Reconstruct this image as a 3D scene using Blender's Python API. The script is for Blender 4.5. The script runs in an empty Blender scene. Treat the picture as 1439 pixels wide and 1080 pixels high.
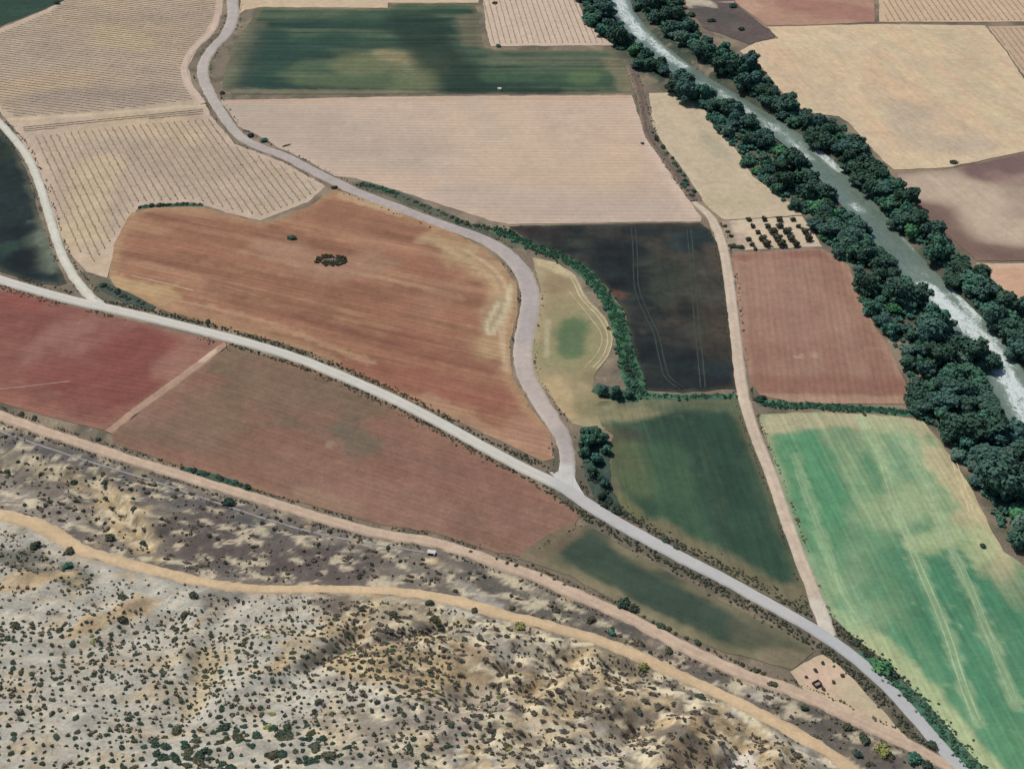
import bpy, math, random
import numpy as np
from mathutils import Vector
from mathutils.geometry import delaunay_2d_cdt

S = bpy.context.scene
COL = S.collection
random.seed(11); np.random.seed(11)

# ------------------------------------------------------------------ camera
CAM_H, PITCH, VFOV = 312.0, 39.0, 36.0
PW, PH = 1439.0, 1080.0
cam_d = bpy.data.cameras.new('camera'); cam = bpy.data.objects.new('camera', cam_d); COL.objects.link(cam)
cam.location = (0, 0, CAM_H)
cam.rotation_euler = (math.radians(90 - PITCH), 0, 0)
cam_d.sensor_fit = 'VERTICAL'; cam_d.angle = math.radians(VFOV)
cam_d.clip_start = 1; cam_d.clip_end = 20000
S.camera = cam

# ------------------------------------------------------------------ light
SUN_AZ = Vector((-0.72, 0.69, 0)).normalized(); SUN_EL = math.radians(55)
sd = Vector((SUN_AZ.x*math.cos(SUN_EL), SUN_AZ.y*math.cos(SUN_EL), math.sin(SUN_EL)))
sun_d = bpy.data.lights.new('sun', 'SUN'); sun = bpy.data.objects.new('sun', sun_d); COL.objects.link(sun)
sun_d.energy = 3.95; sun_d.angle = math.radians(0.5); sun_d.color = (1.0, 0.95, 0.88)
sun.rotation_euler = sd.to_track_quat('Z', 'Y').to_euler(); sun.location = (0, 300, 400)
W = bpy.data.worlds.new('World'); S.world = W; W.use_nodes = True
nt = W.node_tree; bgn = nt.nodes['Background']
sk = nt.nodes.new('ShaderNodeTexSky'); sk.sky_type = 'NISHITA'; sk.sun_disc = False
sk.sun_elevation = SUN_EL; sk.sun_rotation = math.atan2(sd.x, sd.y)
nt.links.new(sk.outputs[0], bgn.inputs[0]); bgn.inputs[1].default_value = 0.082
S.view_settings.view_transform = 'Standard'; S.view_settings.look = 'None'
S.view_settings.exposure = 0.0; S.view_settings.gamma = 1.0

# ------------------------------------------------------------------ colour helpers
K = np.array([1.16, 1.16, 1.19])          # light a level surface receives: picture value / albedo
def lin(h):
    h = h.lstrip('#')
    c = np.array([int(h[i:i+2], 16) for i in (0, 2, 4)])/255.0
    return np.where(c <= 0.04045, c/12.92, ((c+0.055)/1.055)**2.4)
def C(h):
    c = lin(h)/K; g = c @ np.array([0.3, 0.55, 0.15])
    return np.clip(g+(c-g)*0.88, 0.004, 0.85)

# ------------------------------------------------------------------ noise
_rs = np.random.RandomState(5)
_T = _rs.rand(256, 256)
def vnoise(x, y):
    xi = np.floor(x).astype(int); yi = np.floor(y).astype(int)
    fx = x-xi; fy = y-yi; fx = fx*fx*(3-2*fx); fy = fy*fy*(3-2*fy)
    a = _T[yi % 256, xi % 256]; b = _T[yi % 256, (xi+1) % 256]
    c = _T[(yi+1) % 256, xi % 256]; d = _T[(yi+1) % 256, (xi+1) % 256]
    return (a*(1-fx)+b*fx)*(1-fy)+(c*(1-fx)+d*fx)*fy
def fbm(x, y, oct=4, g=0.5):
    s = 0; a = 1; t = 0
    for i in range(oct):
        s = s+a*vnoise(x*2**i+17.3*i, y*2**i+9.1*i); t += a; a *= g
    return s/t
def sstep(a, b, x):
    t = np.clip((x-a)/(b-a), 0, 1); return t*t*(3-2*t)

# ------------------------------------------------------------------ unprojecting onto the terrain
TV = math.tan(math.radians(VFOV/2)); cp, sp = math.cos(math.radians(PITCH)), math.sin(math.radians(PITCH))
def rays(p):
    p = np.atleast_2d(np.array(p, float))
    u = (p[:, 0]-PW/2)/(PH/2)*TV; v = -(p[:, 1]-PH/2)/(PH/2)*TV
    return np.stack([u, cp+v*sp, -sp+v*cp], 1)
def at_h(p, hfun, it=11):
    d = rays(p); z = np.zeros(len(d))
    for i in range(it):
        t = (z-CAM_H)/d[:, 2]; x = d[:, 0]*t; y = d[:, 1]*t
        z = 0.25*z+0.75*hfun(x, y)
    return np.stack([x, y], 1)
def to_px(x, y, z):
    dz = z-CAM_H
    f = y*cp-dz*sp; up = y*sp+dz*cp
    return np.stack([x/f/TV*PH/2+PW/2, -up/f/TV*PH/2+PH/2], -1)

def pdist(x, y, pl):
    """distance to an open polyline, signed (positive on its right side)"""
    best = np.full(np.shape(x), 1e9); sg = np.ones(np.shape(x))
    for (ax, ay), (bx, by) in zip(pl[:-1], pl[1:]):
        dx, dy = bx-ax, by-ay; L = dx*dx+dy*dy+1e-9
        t = np.clip(((x-ax)*dx+(y-ay)*dy)/L, 0, 1)
        d = np.hypot(x-ax-t*dx, y-ay-t*dy)
        m = d < best-1e-6
        cr = dx*(y-ay)-dy*(x-ax)
        sg = np.where(m, np.where(cr > 0, -1, 1), sg); best = np.where(m, d, best)
    return best, sg
def smooth(pl, step=2.0):
    pl = np.array(pl, float); out = []
    q = np.vstack([2*pl[0]-pl[1], pl, 2*pl[-1]-pl[-2]])
    for i in range(1, len(q)-2):
        p0, p1, p2, p3 = q[i-1], q[i], q[i+1], q[i+2]
        n = max(2, int(np.hypot(*(p2-p1)[:2])/step))
        for t in np.arange(n)/n:
            out.append(0.5*((2*p1)+(p2-p0)*t+(2*p0-5*p1+4*p2-p3)*t*t+(3*p1-p0-3*p2+p3)*t**3))
    out.append(pl[-1]); return np.array(out)

# key lines of the place, in photograph pixels
PX_A = [(-160,520),(-80,552),(0,584),(60,605),(120,625),(180,645),(240,663),(300,682),(360,700),(420,718),(480,736),(540,751),(600,760),(650,774),(700,792),(747,808),(813,837),(880,866),(960,908),(1043,947),(1110,969),(1167,994),(1227,1023),(1277,1046),(1330,1075),(1400,1115)]
PX_B = [(-120,716),(-40,718),(0,723),(45,735),(80,752),(110,770),(150,784),(200,797),(250,810),(310,822),(370,828),(430,828),(500,829),(560,832),(620,840),(670,852),(720,867),(780,882),(840,899),(900,923),(960,951),(1020,979),(1070,1004),(1120,1031),(1170,1061),(1215,1095),(1260,1135)]
PX_R = [(790,-90),(845,-40),(868,0),(880,25),(905,55),(940,85),(975,110),(1010,130),(1050,155),(1090,180),(1130,210),(1165,242),(1195,275),(1225,312),(1255,347),(1290,385),(1330,425),(1370,467),(1400,510),(1425,555),(1447,595),(1475,650),(1510,730)]
flat = lambda x, y: 0*x
undul = lambda x, y: 1.6*(fbm(x/170+3.1, y/170+8.2, 2)-0.5)
A0 = at_h(PX_A, flat); R0 = smooth(at_h(PX_R, flat), 16)
A_ext = np.vstack([A0[0]+(A0[0]-A0[1])*60, A0, A0[-1]+(A0[-1]-A0[-2])*60])
def hA(x, y):
    d, s = pdist(x, y, A_ext); d = d*s-3.4
    return undul(x, y)+0.13*8*np.logaddexp(0, np.clip((d-2)/8, -30, 60))
B0 = smooth(at_h(PX_B, hA), 9)
B_ext = np.vstack([B0[0]+(B0[0]-B0[1])*80, B0, B0[-1]+(B0[-1]-B0[-2])*80])
RHW = 8.5
def terrain(x, y):
    x = np.asarray(x, float); y = np.asarray(y, float)
    d, s = pdist(x, y, A_ext); dA = d*s-3.4
    d, s = pdist(x, y, B_ext); dB = d*s
    hill = 0.13*8*np.logaddexp(0, np.clip((dA-2)/8, -30, 60))
    hill = hill+0.26*9*np.logaddexp(0, np.clip((dB-8)/9, -30, 60))
    hill = 80*np.tanh(hill/80)
    rough = sstep(2, 12, dA)*sstep(3.5, 11, d)
    rg = 1-np.abs(2*fbm(x/34+1.7, y/26+4.4, 3)-1)
    rough2 = rough*(0.35+0.65*sstep(0, 14, dB))
    rg3 = 1-np.abs(2*fbm(x/13+5.2+0.4*rg, y/11+2.4, 4, 0.55)-1)
    n = (rg-0.75)*8.0*rough2*(0.4+0.6*sstep(-60, 10, x))+(rg3-0.75)*4.2*rough*(0.3+0.7*sstep(-70, 0, x)*sstep(0, 10, dB))+(fbm(x/5, y/5, 4)-0.5)*2.2*rough
    dr, _ = pdist(x, y, R0)
    riv = -2.6*(1-sstep(RHW-2, RHW+9, dr))
    return undul(x, y)*sstep(-40, 0, -dA+0*x)+hill+n+riv
terrain_plain = terrain
GULLIES = [  # run in the photograph, half width m, depth m (negative: a crest)
 ([(500,893),(470,912),(440,930),(405,955)], 4.0, 3.4), ([(620,880),(570,890),(530,898),(498,900)], 3.0, 2.8), ([(640,905),(590,915),(540,935)], 3.5, -2.4),
 ([(935,995),(895,1020),(870,1050)], 4.0, 3.2), ([(985,1008),(955,1030),(930,1062)], 4.5, -3.4), ([(805,925),(775,950),(740,972)], 4.0, 2.6), ([(845,920),(815,945),(790,965)], 3.5, -2.4),
 ([(720,935),(690,960),(640,985)], 4.0, 2.2), ([(760,1000),(700,1020),(640,1025)], 4.0, -2.2), ([(1060,1035),(1030,1060),(1010,1090)], 4.5, 3.0), ([(1100,1055),(1085,1085)], 4.0, -2.6),
 ([(335,850),(312,865),(290,900),(285,950),(270,1000)], 4.5, 2.6), ([(300,880),(270,900),(255,950)], 3.5, -1.6), ([(200,845),(150,865),(100,890)], 4.0, -2.0), ([(240,872),(180,893),(90,915)], 3.5, 2.0),
 ([(130,672),(160,700),(190,740),(205,765)], 2.6, 2.2), ([(150,672),(185,705),(215,750)], 2.6, -1.6), ([(95,668),(125,705),(140,745)], 2.4, 1.8), ([(480,985),(420,1005),(360,1010)], 5.0, 2.0), ([(880,985),(840,1010),(800,1040)], 3.5, -2.4), ([(560,960),(500,975),(450,985)], 4, -1.6)]
GW = [(smooth(at_h(g, terrain_plain), 6), w, dp) for g, w, dp in GULLIES]
def terrain(x, y):
    z = terrain_plain(x, y); m = (np.abs(x) < 230) & (y > 120) & (y < 330)
    if not np.any(m): return z
    z = np.array(z); xm, ym = np.asarray(x)[m], np.asarray(y)[m]; dz = 0
    db, _ = pdist(xm, ym, B_ext); da, sa2 = pdist(xm, ym, A_ext); keep = sstep(4, 9, db)*sstep(5, 12, da*sa2)
    wx = (fbm(xm/6+2, ym/6, 3)-0.5)*3
    for pl, w, dp in GW:
        q, _ = pdist(xm+wx, ym+wx*0.7, pl); dz = dz-dp*np.exp(-np.abs(q/w)**1.6)*(0.7+0.6*fbm(xm/5+w, ym/5, 2))
    z[m] = z[m]+dz*keep
    return z
def at(p): return at_h(p, terrain)
def T1(x, y): return float(terrain(np.array([x]), np.array([y]))[0])

# ------------------------------------------------------------------ object helpers
def link(name, me, parent=None):
    o = bpy.data.objects.new(name, me); COL.objects.link(o)
    if parent: o.parent = parent
    return o
def tag(o, label=None, cat=None, group=None, kind=None):
    if label: o['label'] = label
    if cat: o['category'] = cat
    if group: o['group'] = group
    if kind: o['kind'] = kind
    return o
def mesh(name, v, f, mat=None, cols=None, smooth_=False):
    me = bpy.data.meshes.new(name)
    v = np.asarray(v, float); me.from_pydata(v.tolist(), [], f if isinstance(f, list) else f.tolist())
    if cols is not None:
        a = me.color_attributes.new('soil', 'FLOAT_COLOR', 'POINT')
        c4 = np.ones((len(v), 4)); c4[:, :3] = cols
        a.data.foreach_set('color', c4.ravel())
    if mat: me.materials.append(mat)
    if smooth_: me.polygons.foreach_set('use_smooth', [True]*len(me.polygons))
    me.update(); return me

# ------------------------------------------------------------------ materials
class NB:
    def __init__(s, name):
        s.m = bpy.data.materials.new(name); s.m.use_nodes = True; s.t = s.m.node_tree
        s.b = s.t.nodes['Principled BSDF']; s.b.inputs['Specular IOR Level'].default_value = 0.15
        s.b.inputs['Roughness'].default_value = 0.95
    def n(s, typ, **kw):
        x = s.t.nodes.new(typ)
        for k, v in kw.items(): setattr(x, k, v)
        return x
    def l(s, a, b): s.t.links.new(a, b)
    def coord(s):
        return s.n('ShaderNodeTexCoord').outputs['Object']
    def noise(s, vec, scale, detail=4, rough=0.6, dist=0):
        x = s.n('ShaderNodeTexNoise'); x.inputs['Scale'].default_value = scale; x.inputs['Detail'].default_value = detail
        x.inputs['Roughness'].default_value = rough; x.inputs['Distortion'].default_value = dist
        s.l(vec, x.inputs['Vector']); return x.outputs['Fac']
    def rng(s, v, a, b, c, d):
        x = s.n('ShaderNodeMapRange'); x.inputs[1].default_value = a; x.inputs[2].default_value = b
        x.inputs[3].default_value = c; x.inputs[4].default_value = d; s.l(v, x.inputs[0]); return x.outputs[0]
    def math(s, op, a, b=None):
        x = s.n('ShaderNodeMath', operation=op)
        for i, q in enumerate((a, b)):
            if q is None: continue
            if hasattr(q, 'node'): s.l(q, x.inputs[i])
            else: x.inputs[i].default_value = q
        return x.outputs[0]
    def scale(s, col, fac):
        x = s.n('ShaderNodeVectorMath', operation='SCALE'); s.l(col, x.inputs[0]); s.l(fac, x.inputs['Scale']); return x.outputs[0]
    def mix(s, fac, a, b, mode='MIX'):
        x = s.n('ShaderNodeMix', data_type='RGBA', blend_type=mode)
        for inp, q in ((x.inputs[0], fac), (x.inputs[6], a), (x.inputs[7], b)):
            if hasattr(q, 'node'): s.l(q, inp)
            elif isinstance(q, (int, float)): inp.default_value = q
            else: inp.default_value = (*q, 1)
        return x.outputs[2]
    def rot(s, vec, ang, sx, sy):
        x = s.n('ShaderNodeMapping', vector_type='TEXTURE'); x.inputs['Rotation'].default_value = (0, 0, ang)
        x.inputs['Scale'].default_value = (sx, sy, 1); s.l(vec, x.inputs[0]); return x.outputs[0]
    def bump(s, h, strength, dist):
        x = s.n('ShaderNodeBump'); x.inputs['Strength'].default_value = strength; x.inputs['Distance'].default_value = dist
        s.l(h, x.inputs['Height']); s.l(x.outputs[0], s.b.inputs['Normal'])

def soil_mat(name, mottle=0.12, fine=0.18, streak=0.0, ang=0.0, furrow=0.0, period=3.0, tint=None, bump=0.25, stretch=30.0):
    """soil or crop: the pigment of the sheet, broken up by noise, drill streaks along ang and furrows along ang"""
    b = NB(name); co = b.coord()
    at_ = b.n('ShaderNodeAttribute'); at_.attribute_name = 'soil'; c = at_.outputs['Color']
    n1 = b.noise(co, 0.07, 5, 0.6); n2 = b.noise(co, 0.9, 6, 0.75)
    f = b.math('MULTIPLY', b.rng(n1, 0.3, 0.7, 1-mottle, 1+mottle), b.rng(n2, 0.25, 0.75, 1-fine, 1+fine))
    n3 = b.noise(co, 0.28, 6, 0.7, 0.6); f = b.math('MULTIPLY', f, b.rng(n3, 0.3, 0.7, 1-fine*0.7, 1+fine*0.7))
    hgt = n2
    if streak:
        r = b.rot(co, ang, stretch, 1.0); ns = b.noise(r, 0.45, 4, 0.65)
        f = b.math('MULTIPLY', f, b.rng(ns, 0.3, 0.7, 1-streak, 1+streak))
    if furrow:
        r = b.rot(co, ang, 1, 1); sx = b.n('ShaderNodeSeparateXYZ'); b.l(r, sx.inputs[0])
        wob = b.math('MULTIPLY', b.noise(b.rot(co, ang, 25, 1), 0.25, 3), 0.5)
        ph = b.math('MULTIPLY', b.math('ADD', sx.outputs['Y'], wob), 2*math.pi/period)
        wv = b.math('SINE', ph); hgt = b.math('ADD', b.math('MULTIPLY', wv, 0.5), n2)
        brk = b.rng(b.noise(b.rot(co, ang, 12, 2), 0.3, 4), 0.35, 0.65, 0.3, 1.0)
        fw = b.math('ADD', b.math('MULTIPLY', b.math('MULTIPLY', wv, brk), furrow), 1.0)
        f = b.math('MULTIPLY', f, fw)
    c = b.scale(c, f)
    if tint is not None:
        nt_ = b.noise(co, 0.035, 4, 0.6, 0.5)
        c = b.mix(b.rng(nt_, 0.45, 0.7, 0, tint[1]), c, tuple(tint[0]))
    b.l(c, b.b.inputs['Base Color']); b.bump(hgt, bump, 0.3)
    return b.m

# ------------------------------------------------------------------ sheets of ground
def inside(x, y, poly):
    r = np.zeros(len(x), bool); n = len(poly)
    for i in range(n):
        x1, y1 = poly[i]; x2, y2 = poly[(i+1) % n]
        c = ((y1 > y) != (y2 > y)) & (x < (x2-x1)*(y-y1)/(y2-y1+1e-12)+x1)
        r ^= c
    return r
def paint(x, y, cols, strokes):
    """each stroke is a mark in the soil, on the hill also painted shade: (pixel points, half width in metres, colour, strength, raggedness)"""
    for st in strokes:
        pts, hw, hx, op = st[:4]; rag = st[4] if len(st) > 4 else 0.5
        w = at(pts)
        if len(w) == 1: d = np.hypot(x-w[0, 0], y-w[0, 1])
        else: d, _ = pdist(x, y, smooth(w, 3) if len(w) > 2 else w)
        d = d*(1+rag*2*(fbm(x/max(hw*1.3, 3)+hw, y/max(hw*1.3, 3)+op*9, 3)-0.5))
        k = op*(1-sstep(hw*0.45, hw*1.25, d))
        cols = cols*(1-k[:, None])+C(hx)[None]*k[:, None]
    return cols
LAYER = [0.08]
def field(name, px, base, mat, strokes=(), spacing=1.6, edge=None, wob=0.5, var=None, jitter=0.45, kind='structure'):
    w = at(px); out = []
    n = len(w)
    for i in range(n):
        a, b = w[i], w[(i+1) % n]; L = np.hypot(*(b-a)); k = max(1, int(L/1.8))
        for t in np.arange(k)/k: out.append(a+(b-a)*t)
    p = np.array(out)
    p = p+jitter*2*np.stack([fbm(p[:, 0]/5+3, p[:, 1]/5, 3)-0.5, fbm(p[:, 0]/5+30, p[:, 1]/5+11, 3)-0.5], 1)*1.6
    x0, y0 = p.min(0); x1, y1 = p.max(0)
    gx, gy = np.meshgrid(np.arange(x0, x1, spacing), np.arange(y0, y1, spacing)); gx = gx.ravel(); gy = gy.ravel()
    m = inside(gx, gy, p); gx, gy = gx[m], gy[m]
    pc = np.vstack([p, p[:1]]); d, _ = pdist(gx, gy, pc); m = d > spacing*0.45; gx, gy = gx[m], gy[m]
    nb = len(p)
    vs = [Vector(q) for q in p.tolist()]+[Vector(q) for q in np.stack([gx, gy], 1).tolist()]
    r = delaunay_2d_cdt(vs, [], [list(range(nb))], 1, 1e-4, False)
    v2 = np.array([(q.x, q.y) for q in r[0]]); f = [list(q) for q in r[2]]
    cen = np.array([v2[q].mean(0) for q in f]); ok = inside(cen[:, 0], cen[:, 1], p); f = [q for q, k in zip(f, ok) if k]
    f = [q if np.cross(v2[q[1]]-v2[q[0]], v2[q[2]]-v2[q[0]]) > 0 else q[::-1] for q in f]
    LAYER[0] += 0.006
    x, y = v2[:, 0], v2[:, 1]; z = terrain(x, y)+LAYER[0]
    cols = np.repeat(C(base)[None], len(x), 0)
    if var:                                            # broad patches of another soil colour, stretched along a direction
        for hx, amt, ang, ln, wd in var:
            ca, sa = math.cos(ang), math.sin(ang); u = (x*ca+y*sa)/ln; q = (-x*sa+y*ca)/wd
            k = amt*sstep(0.42, 0.66, fbm(u+int(hx[1:], 16) % 50, q+5, 4))
            cols = cols*(1-k[:, None])+C(hx)[None]*k[:, None]
    if edge:
        hx, wd, op = edge; de, _ = pdist(x, y, pc)
        k = op*(1-sstep(wd*0.3, wd*1.3, de*(0.5+fbm(x/6, y/6, 3))))
        cols = cols*(1-k[:, None])+C(hx)[None]*k[:, None]
    if strokes: cols = paint(x, y, cols, strokes)
    o = link(name, mesh(name, np.stack([x, y, z], 1), f, mat, cols, True)); tag(o, kind=kind)
    return o
def ribbon(name, px, width, base, mat, lift=0.16, edgecol=None, mid=None, ragged=0.5, strokes=(), kind='structure', crown=0.05):
    w = at(px); wd = np.interp(np.linspace(0, 1, len(px)), np.linspace(0, 1, len(width)), width) if hasattr(width, '__len__') else np.full(len(px), width)
    q = smooth(np.column_stack([w, wd]), 1.5); c = q[:, :2]; hw = q[:, 2]/2
    t = np.gradient(c, axis=0); t /= np.hypot(t[:, 0], t[:, 1])[:, None]; nrm = np.stack([-t[:, 1], t[:, 0]], 1)
    width_small = wd.max() < 1.5
    prof = np.array([-1, -0.8, -0.55, -0.35, -0.15, 0.15, 0.35, 0.55, 0.8, 1]); V = []; CC = []
    for i, s in enumerate(prof):
        off = s*hw
        if abs(s) > 0.9:
            off = off+np.sign(s)*ragged*2*(fbm(c[:, 0]/2.5+s*9, c[:, 1]/2.5, 3)-0.45)
        p = c+nrm*off[:, None]
        V.append(np.column_stack([p, terrain(p[:, 0], p[:, 1])+(lift+0.12+crown*(1-s*s) if abs(s) < 0.9 or width_small else -0.05)]))
        k = np.repeat(C(base)[None], len(c), 0)
        if edgecol and abs(s) > 0.7: k = k*0.35+0.65*C(edgecol) if abs(s) > 0.9 else k*0.7+0.3*C(edgecol)
        if mid and abs(s) < 0.2: k = k*0.4+0.6*C(mid)
        CC.append(k)
    V = np.stack(V, 1); CC = np.stack(CC, 1); m = len(prof); f = []
    for i in range(len(c)-1):
        for j in range(m-1):
            a = i*m+j; f.append([a, a+m, a+m+1, a+1][::-1])
    V = V.reshape(-1, 3); CC = CC.reshape(-1, 3)
    if strokes: CC = paint(V[:, 0], V[:, 1], CC, strokes)
    o = link(name, mesh(name, V, f, mat, CC, True)); tag(o, kind=kind); return o

# ---- the terrain itself
def axis(lo, hi, parts):
    out = []
    for a, b, s in parts: out += list(np.arange(a, b, s))
    out.append(parts[-1][1])
    pre = [lo+(out[0]-lo)*(1-(1-t)**3) for t in np.linspace(0, 1, 14)[:-1]]
    post = [out[-1]+(hi-out[-1])*t**3 for t in np.linspace(0, 1, 14)[1:]]
    return np.array(pre+out+post)
xs = axis(-6000, 6000, [(-430, -200, 2.6), (-200, 200, 1.3), (200, 430, 2.6)])
ys = axis(-5000, 9000, [(110, 330, 1.15), (330, 960, 3.0)])
GX, GY = np.meshgrid(xs, ys); nx, ny = len(xs), len(ys)
gx, gy = GX.ravel(), GY.ravel(); gz = terrain(gx, gy)
d, s = pdist(gx, gy, A_ext); gA = d*s-3.4
d, s = pdist(gx, gy, B_ext); gB = d*s; gBd = d
dr, _ = pdist(gx, gy, R0)
cols = np.repeat(C('#7d705f')[None], len(gx), 0)
def blend(cols, hx, k): return cols*(1-k[:, None])+C(hx)[None]*k[:, None]
cols = blend(cols, '#5d5c4c', 0.8*sstep(0.45, 0.62, fbm(gx/9, gy/9, 4)))
cols = blend(cols, '#a08d75', 0.6*sstep(0.5, 0.7, fbm(gx/14+40, gy/14, 4)))
cols = blend(cols, '#4a5444', 0.9*(1-sstep(16, 36, dr))*sstep(0.25, 0.5, fbm(gx/8+4, gy/8, 4)))
cols = blend(cols, '#33463a', 0.9*(1-sstep(18, 30, dr))*sstep(0.4, 0.6, fbm(gx/6+14, gy/6, 4)))
cols = blend(cols, '#5b5a4c', (1-sstep(RHW, RHW+6, dr))*0.6)
hill = sstep(-1.5, 2.0, gA)
cols = blend(cols, '#7b7268', hill)                                     # scrub strip between the two tracks
cols = blend(cols, '#5f5855', hill*0.8*sstep(0.44, 0.6, fbm(gx/16+3, gy/7, 5, 0.7)))
cols = blend(cols, '#8e8474', hill*0.6*sstep(0.52, 0.68, fbm(gx/8+73, gy/5, 4)))
up = sstep(1, 6, gB)
cols = blend(cols, '#aaa294', up)                                       # grey marl above the hill track
cols = blend(cols, '#cbc4b5', up*0.85*sstep(0.45, 0.62, fbm(gx/7+11, gy/6, 5, 0.7)))
cols = blend(cols, '#8a8071', up*0.7*sstep(0.5, 0.64, fbm(gx/9+31, gy/5+3, 5, 0.7)))
cols = blend(cols, '#b9b5a8', up*0.6*(1-sstep(-70, -10, gx)))
cols = blend(cols, '#cbb48c', up*0.8*sstep(-70, 0, gx)*sstep(0.46, 0.62, fbm(gx/11+51, gy/6+13, 5, 0.7)))
cols = blend(cols, '#bda680', up*0.55*sstep(0.55, 0.66, fbm(gx/13+61, gy/7+23, 5, 0.7)))
gp = to_px(gx, gy, gz)
HILL = (gA > -3)
yel = []
hs = [  # sandstone outcrops, pale marl and dark scrub on the hill; gully shade painted dark
 ([(90,668),(140,690),(175,730),(205,760)], 6, '#c3a978', 0.8, 1.2), ([(150,690),(190,735)], 4, '#cdb68c', 0.8, 1.2),
 ([(10,640),(70,660),(120,665)], 4, '#b5a583', 0.7, 1.2), ([(190,668),(230,690)], 4, '#b7a680', 0.7, 1.2),
 ([(0,690),(50,705),(100,725)], 7, '#b3a698', 0.6, 1.0), ([(0,780),(60,800),(100,808)], 7, '#4c4f44', 0.75, 1.2),
 ([(0,825),(40,815),(90,808)], 4, '#b99c6e', 0.75, 1.3), ([(105,890),(150,868),(200,850)], 4, '#bfa071', 0.8, 1.2),
 ([(270,880),(300,860),(335,850)], 2.5, '#c9bda8', 0.8, 1.2), ([(285,920),(290,950),(275,990)], 4, '#bba87e', 0.75, 1.2),
 ([(480,925),(550,935),(560,950)], 9, '#c4a777', 0.85, 1.2), ([(560,880),(620,905),(660,915)], 7, '#c0a67e', 0.85, 1.3),
 ([(480,870),(540,860),(600,870)], 6, '#ae9c78', 0.7, 1.3), ([(610,930),(680,950),(760,965)], 8, '#b59c72', 0.8, 1.3),
 ([(810,925),(835,935)], 5, '#cbb081', 0.9, 1.2), ([(740,950),(800,965),(870,990)], 9, '#bea57a', 0.8, 1.4),
 ([(860,960),(905,985),(930,1010)], 7, '#c6ae82', 0.85, 1.3), ([(960,1005),(985,1030),(960,1060)], 8, '#ccab78', 0.9, 1.2),
 ([(1010,1035),(1060,1060),(1100,1080)], 8, '#c2a97e', 0.85, 1.3), ([(840,900),(900,935),(960,985)], 4, '#6d6558', 0.7, 1.3),
 ([(690,980),(640,1010),(560,1000)], 7, '#a89c90', 0.7, 1.2), ([(720,920),(690,900)], 6, '#a9a294', 0.8, 1),
 ([(830,1050),(850,1070)], 6, '#c9bfae', 0.8, 1), ([(1035,1075)], 5, '#d8cfc2', 0.9, 0.8),
 ([(830,990),(900,1040),(980,1075)], 6, '#6f645c', 0.6, 1.4), ([(430,930),(460,920),(475,905)], 5, '#5c5653', 0.8, 1.2),  # last stroke darkens a gully hollow, painted shade
 ([(520,900),(560,895),(600,885)], 3, '#5b5054', 0.8, 1.2), ([(300,845),(330,830)], 5, '#6f6c6a', 0.7, 1),  # first stroke puts the next gully's shade into the colour
 ([(740,935),(790,905)], 4, '#736c62', 0.6, 1.2), ([(980,1000),(930,1000)], 3, '#66625c', 0.7, 1),
 ([(20,620),(120,655),(260,705),(400,750)], 5, '#4f5156', 0.75, 0.9), ([(300,760),(400,790),(480,800)], 12, '#5c5050', 0.8, 1.0),
 ([(240,745),(300,775)], 9, '#5e5350', 0.7, 1.0), ([(660,800),(720,840),(800,870),(900,905)], 5, '#55544f', 0.75, 1.0),
 ([(950,940),(1030,970)], 4, '#5f5a54', 0.6, 1), ([(1090,990),(1180,1030),(1250,1070)], 7, '#58544f', 0.7, 1.1),
 ([(985,935),(945,928),(910,915)], 3, '#665350', 0.7, 1), ([(1040,965),(1075,980)], 2.2, '#bdb3a2', 0.8, 1.2),
 ([(660,835),(700,852)], 2.0, '#b5ada3', 0.7, 1.2), ([(640,815),(690,840)], 1.2, '#a79e95', 0.7, 1.2),
]
HSUB = True
sub = np.where(HILL & (gp[:, 0] > -250) & (gp[:, 0] < 1700) & (gy > 60) & (gp[:, 1] < 1250))[0]
cols[sub] = paint(gx[sub], gy[sub], cols[sub], hs)
mot = sstep(-1.5, 2, gA)*np.where(gB > 3, 0.35+0.65*sstep(-90, -10, gx), 0.7)
ca_, sa_ = math.cos(-0.35), math.sin(-0.35); hu = gx*ca_+gy*sa_; hv = -gx*sa_+gy*ca_
cols = blend(cols, '#736a60', mot*0.7*sstep(0.53, 0.63, fbm(hu/7+3, hv/3.2, 4, 0.6)))
cols = blend(cols, '#645c56', mot*0.45*sstep(0.58, 0.66, fbm(hu/9+33, hv/4.2, 4, 0.6)))
cols = blend(cols, '#e0d0ac', mot*0.9*sstep(0.56, 0.66, fbm(hu/6+63, hv/2.8+7, 4, 0.6)))
rv = at([(800,690),(830,711),(880,741),(950,779),(1020,815),(1080,848),(1130,876),(1170,901),(1210,931),(1250,967),(1290,1011),(1320,1046),(1360,1090)])
dv, _ = pdist(gx, gy, rv); cols = blend(cols, '#5d594d', 0.8*(1-sstep(5, 9, dv))*sstep(0.3, 0.5, fbm(gx/3, gy/3, 3)))
F = []
idx = np.arange(nx*ny).reshape(ny, nx)
F = np.stack([idx[:-1, :-1], idx[:-1, 1:], idx[1:, 1:], idx[1:, :-1]], -1).reshape(-1, 4)
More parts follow.
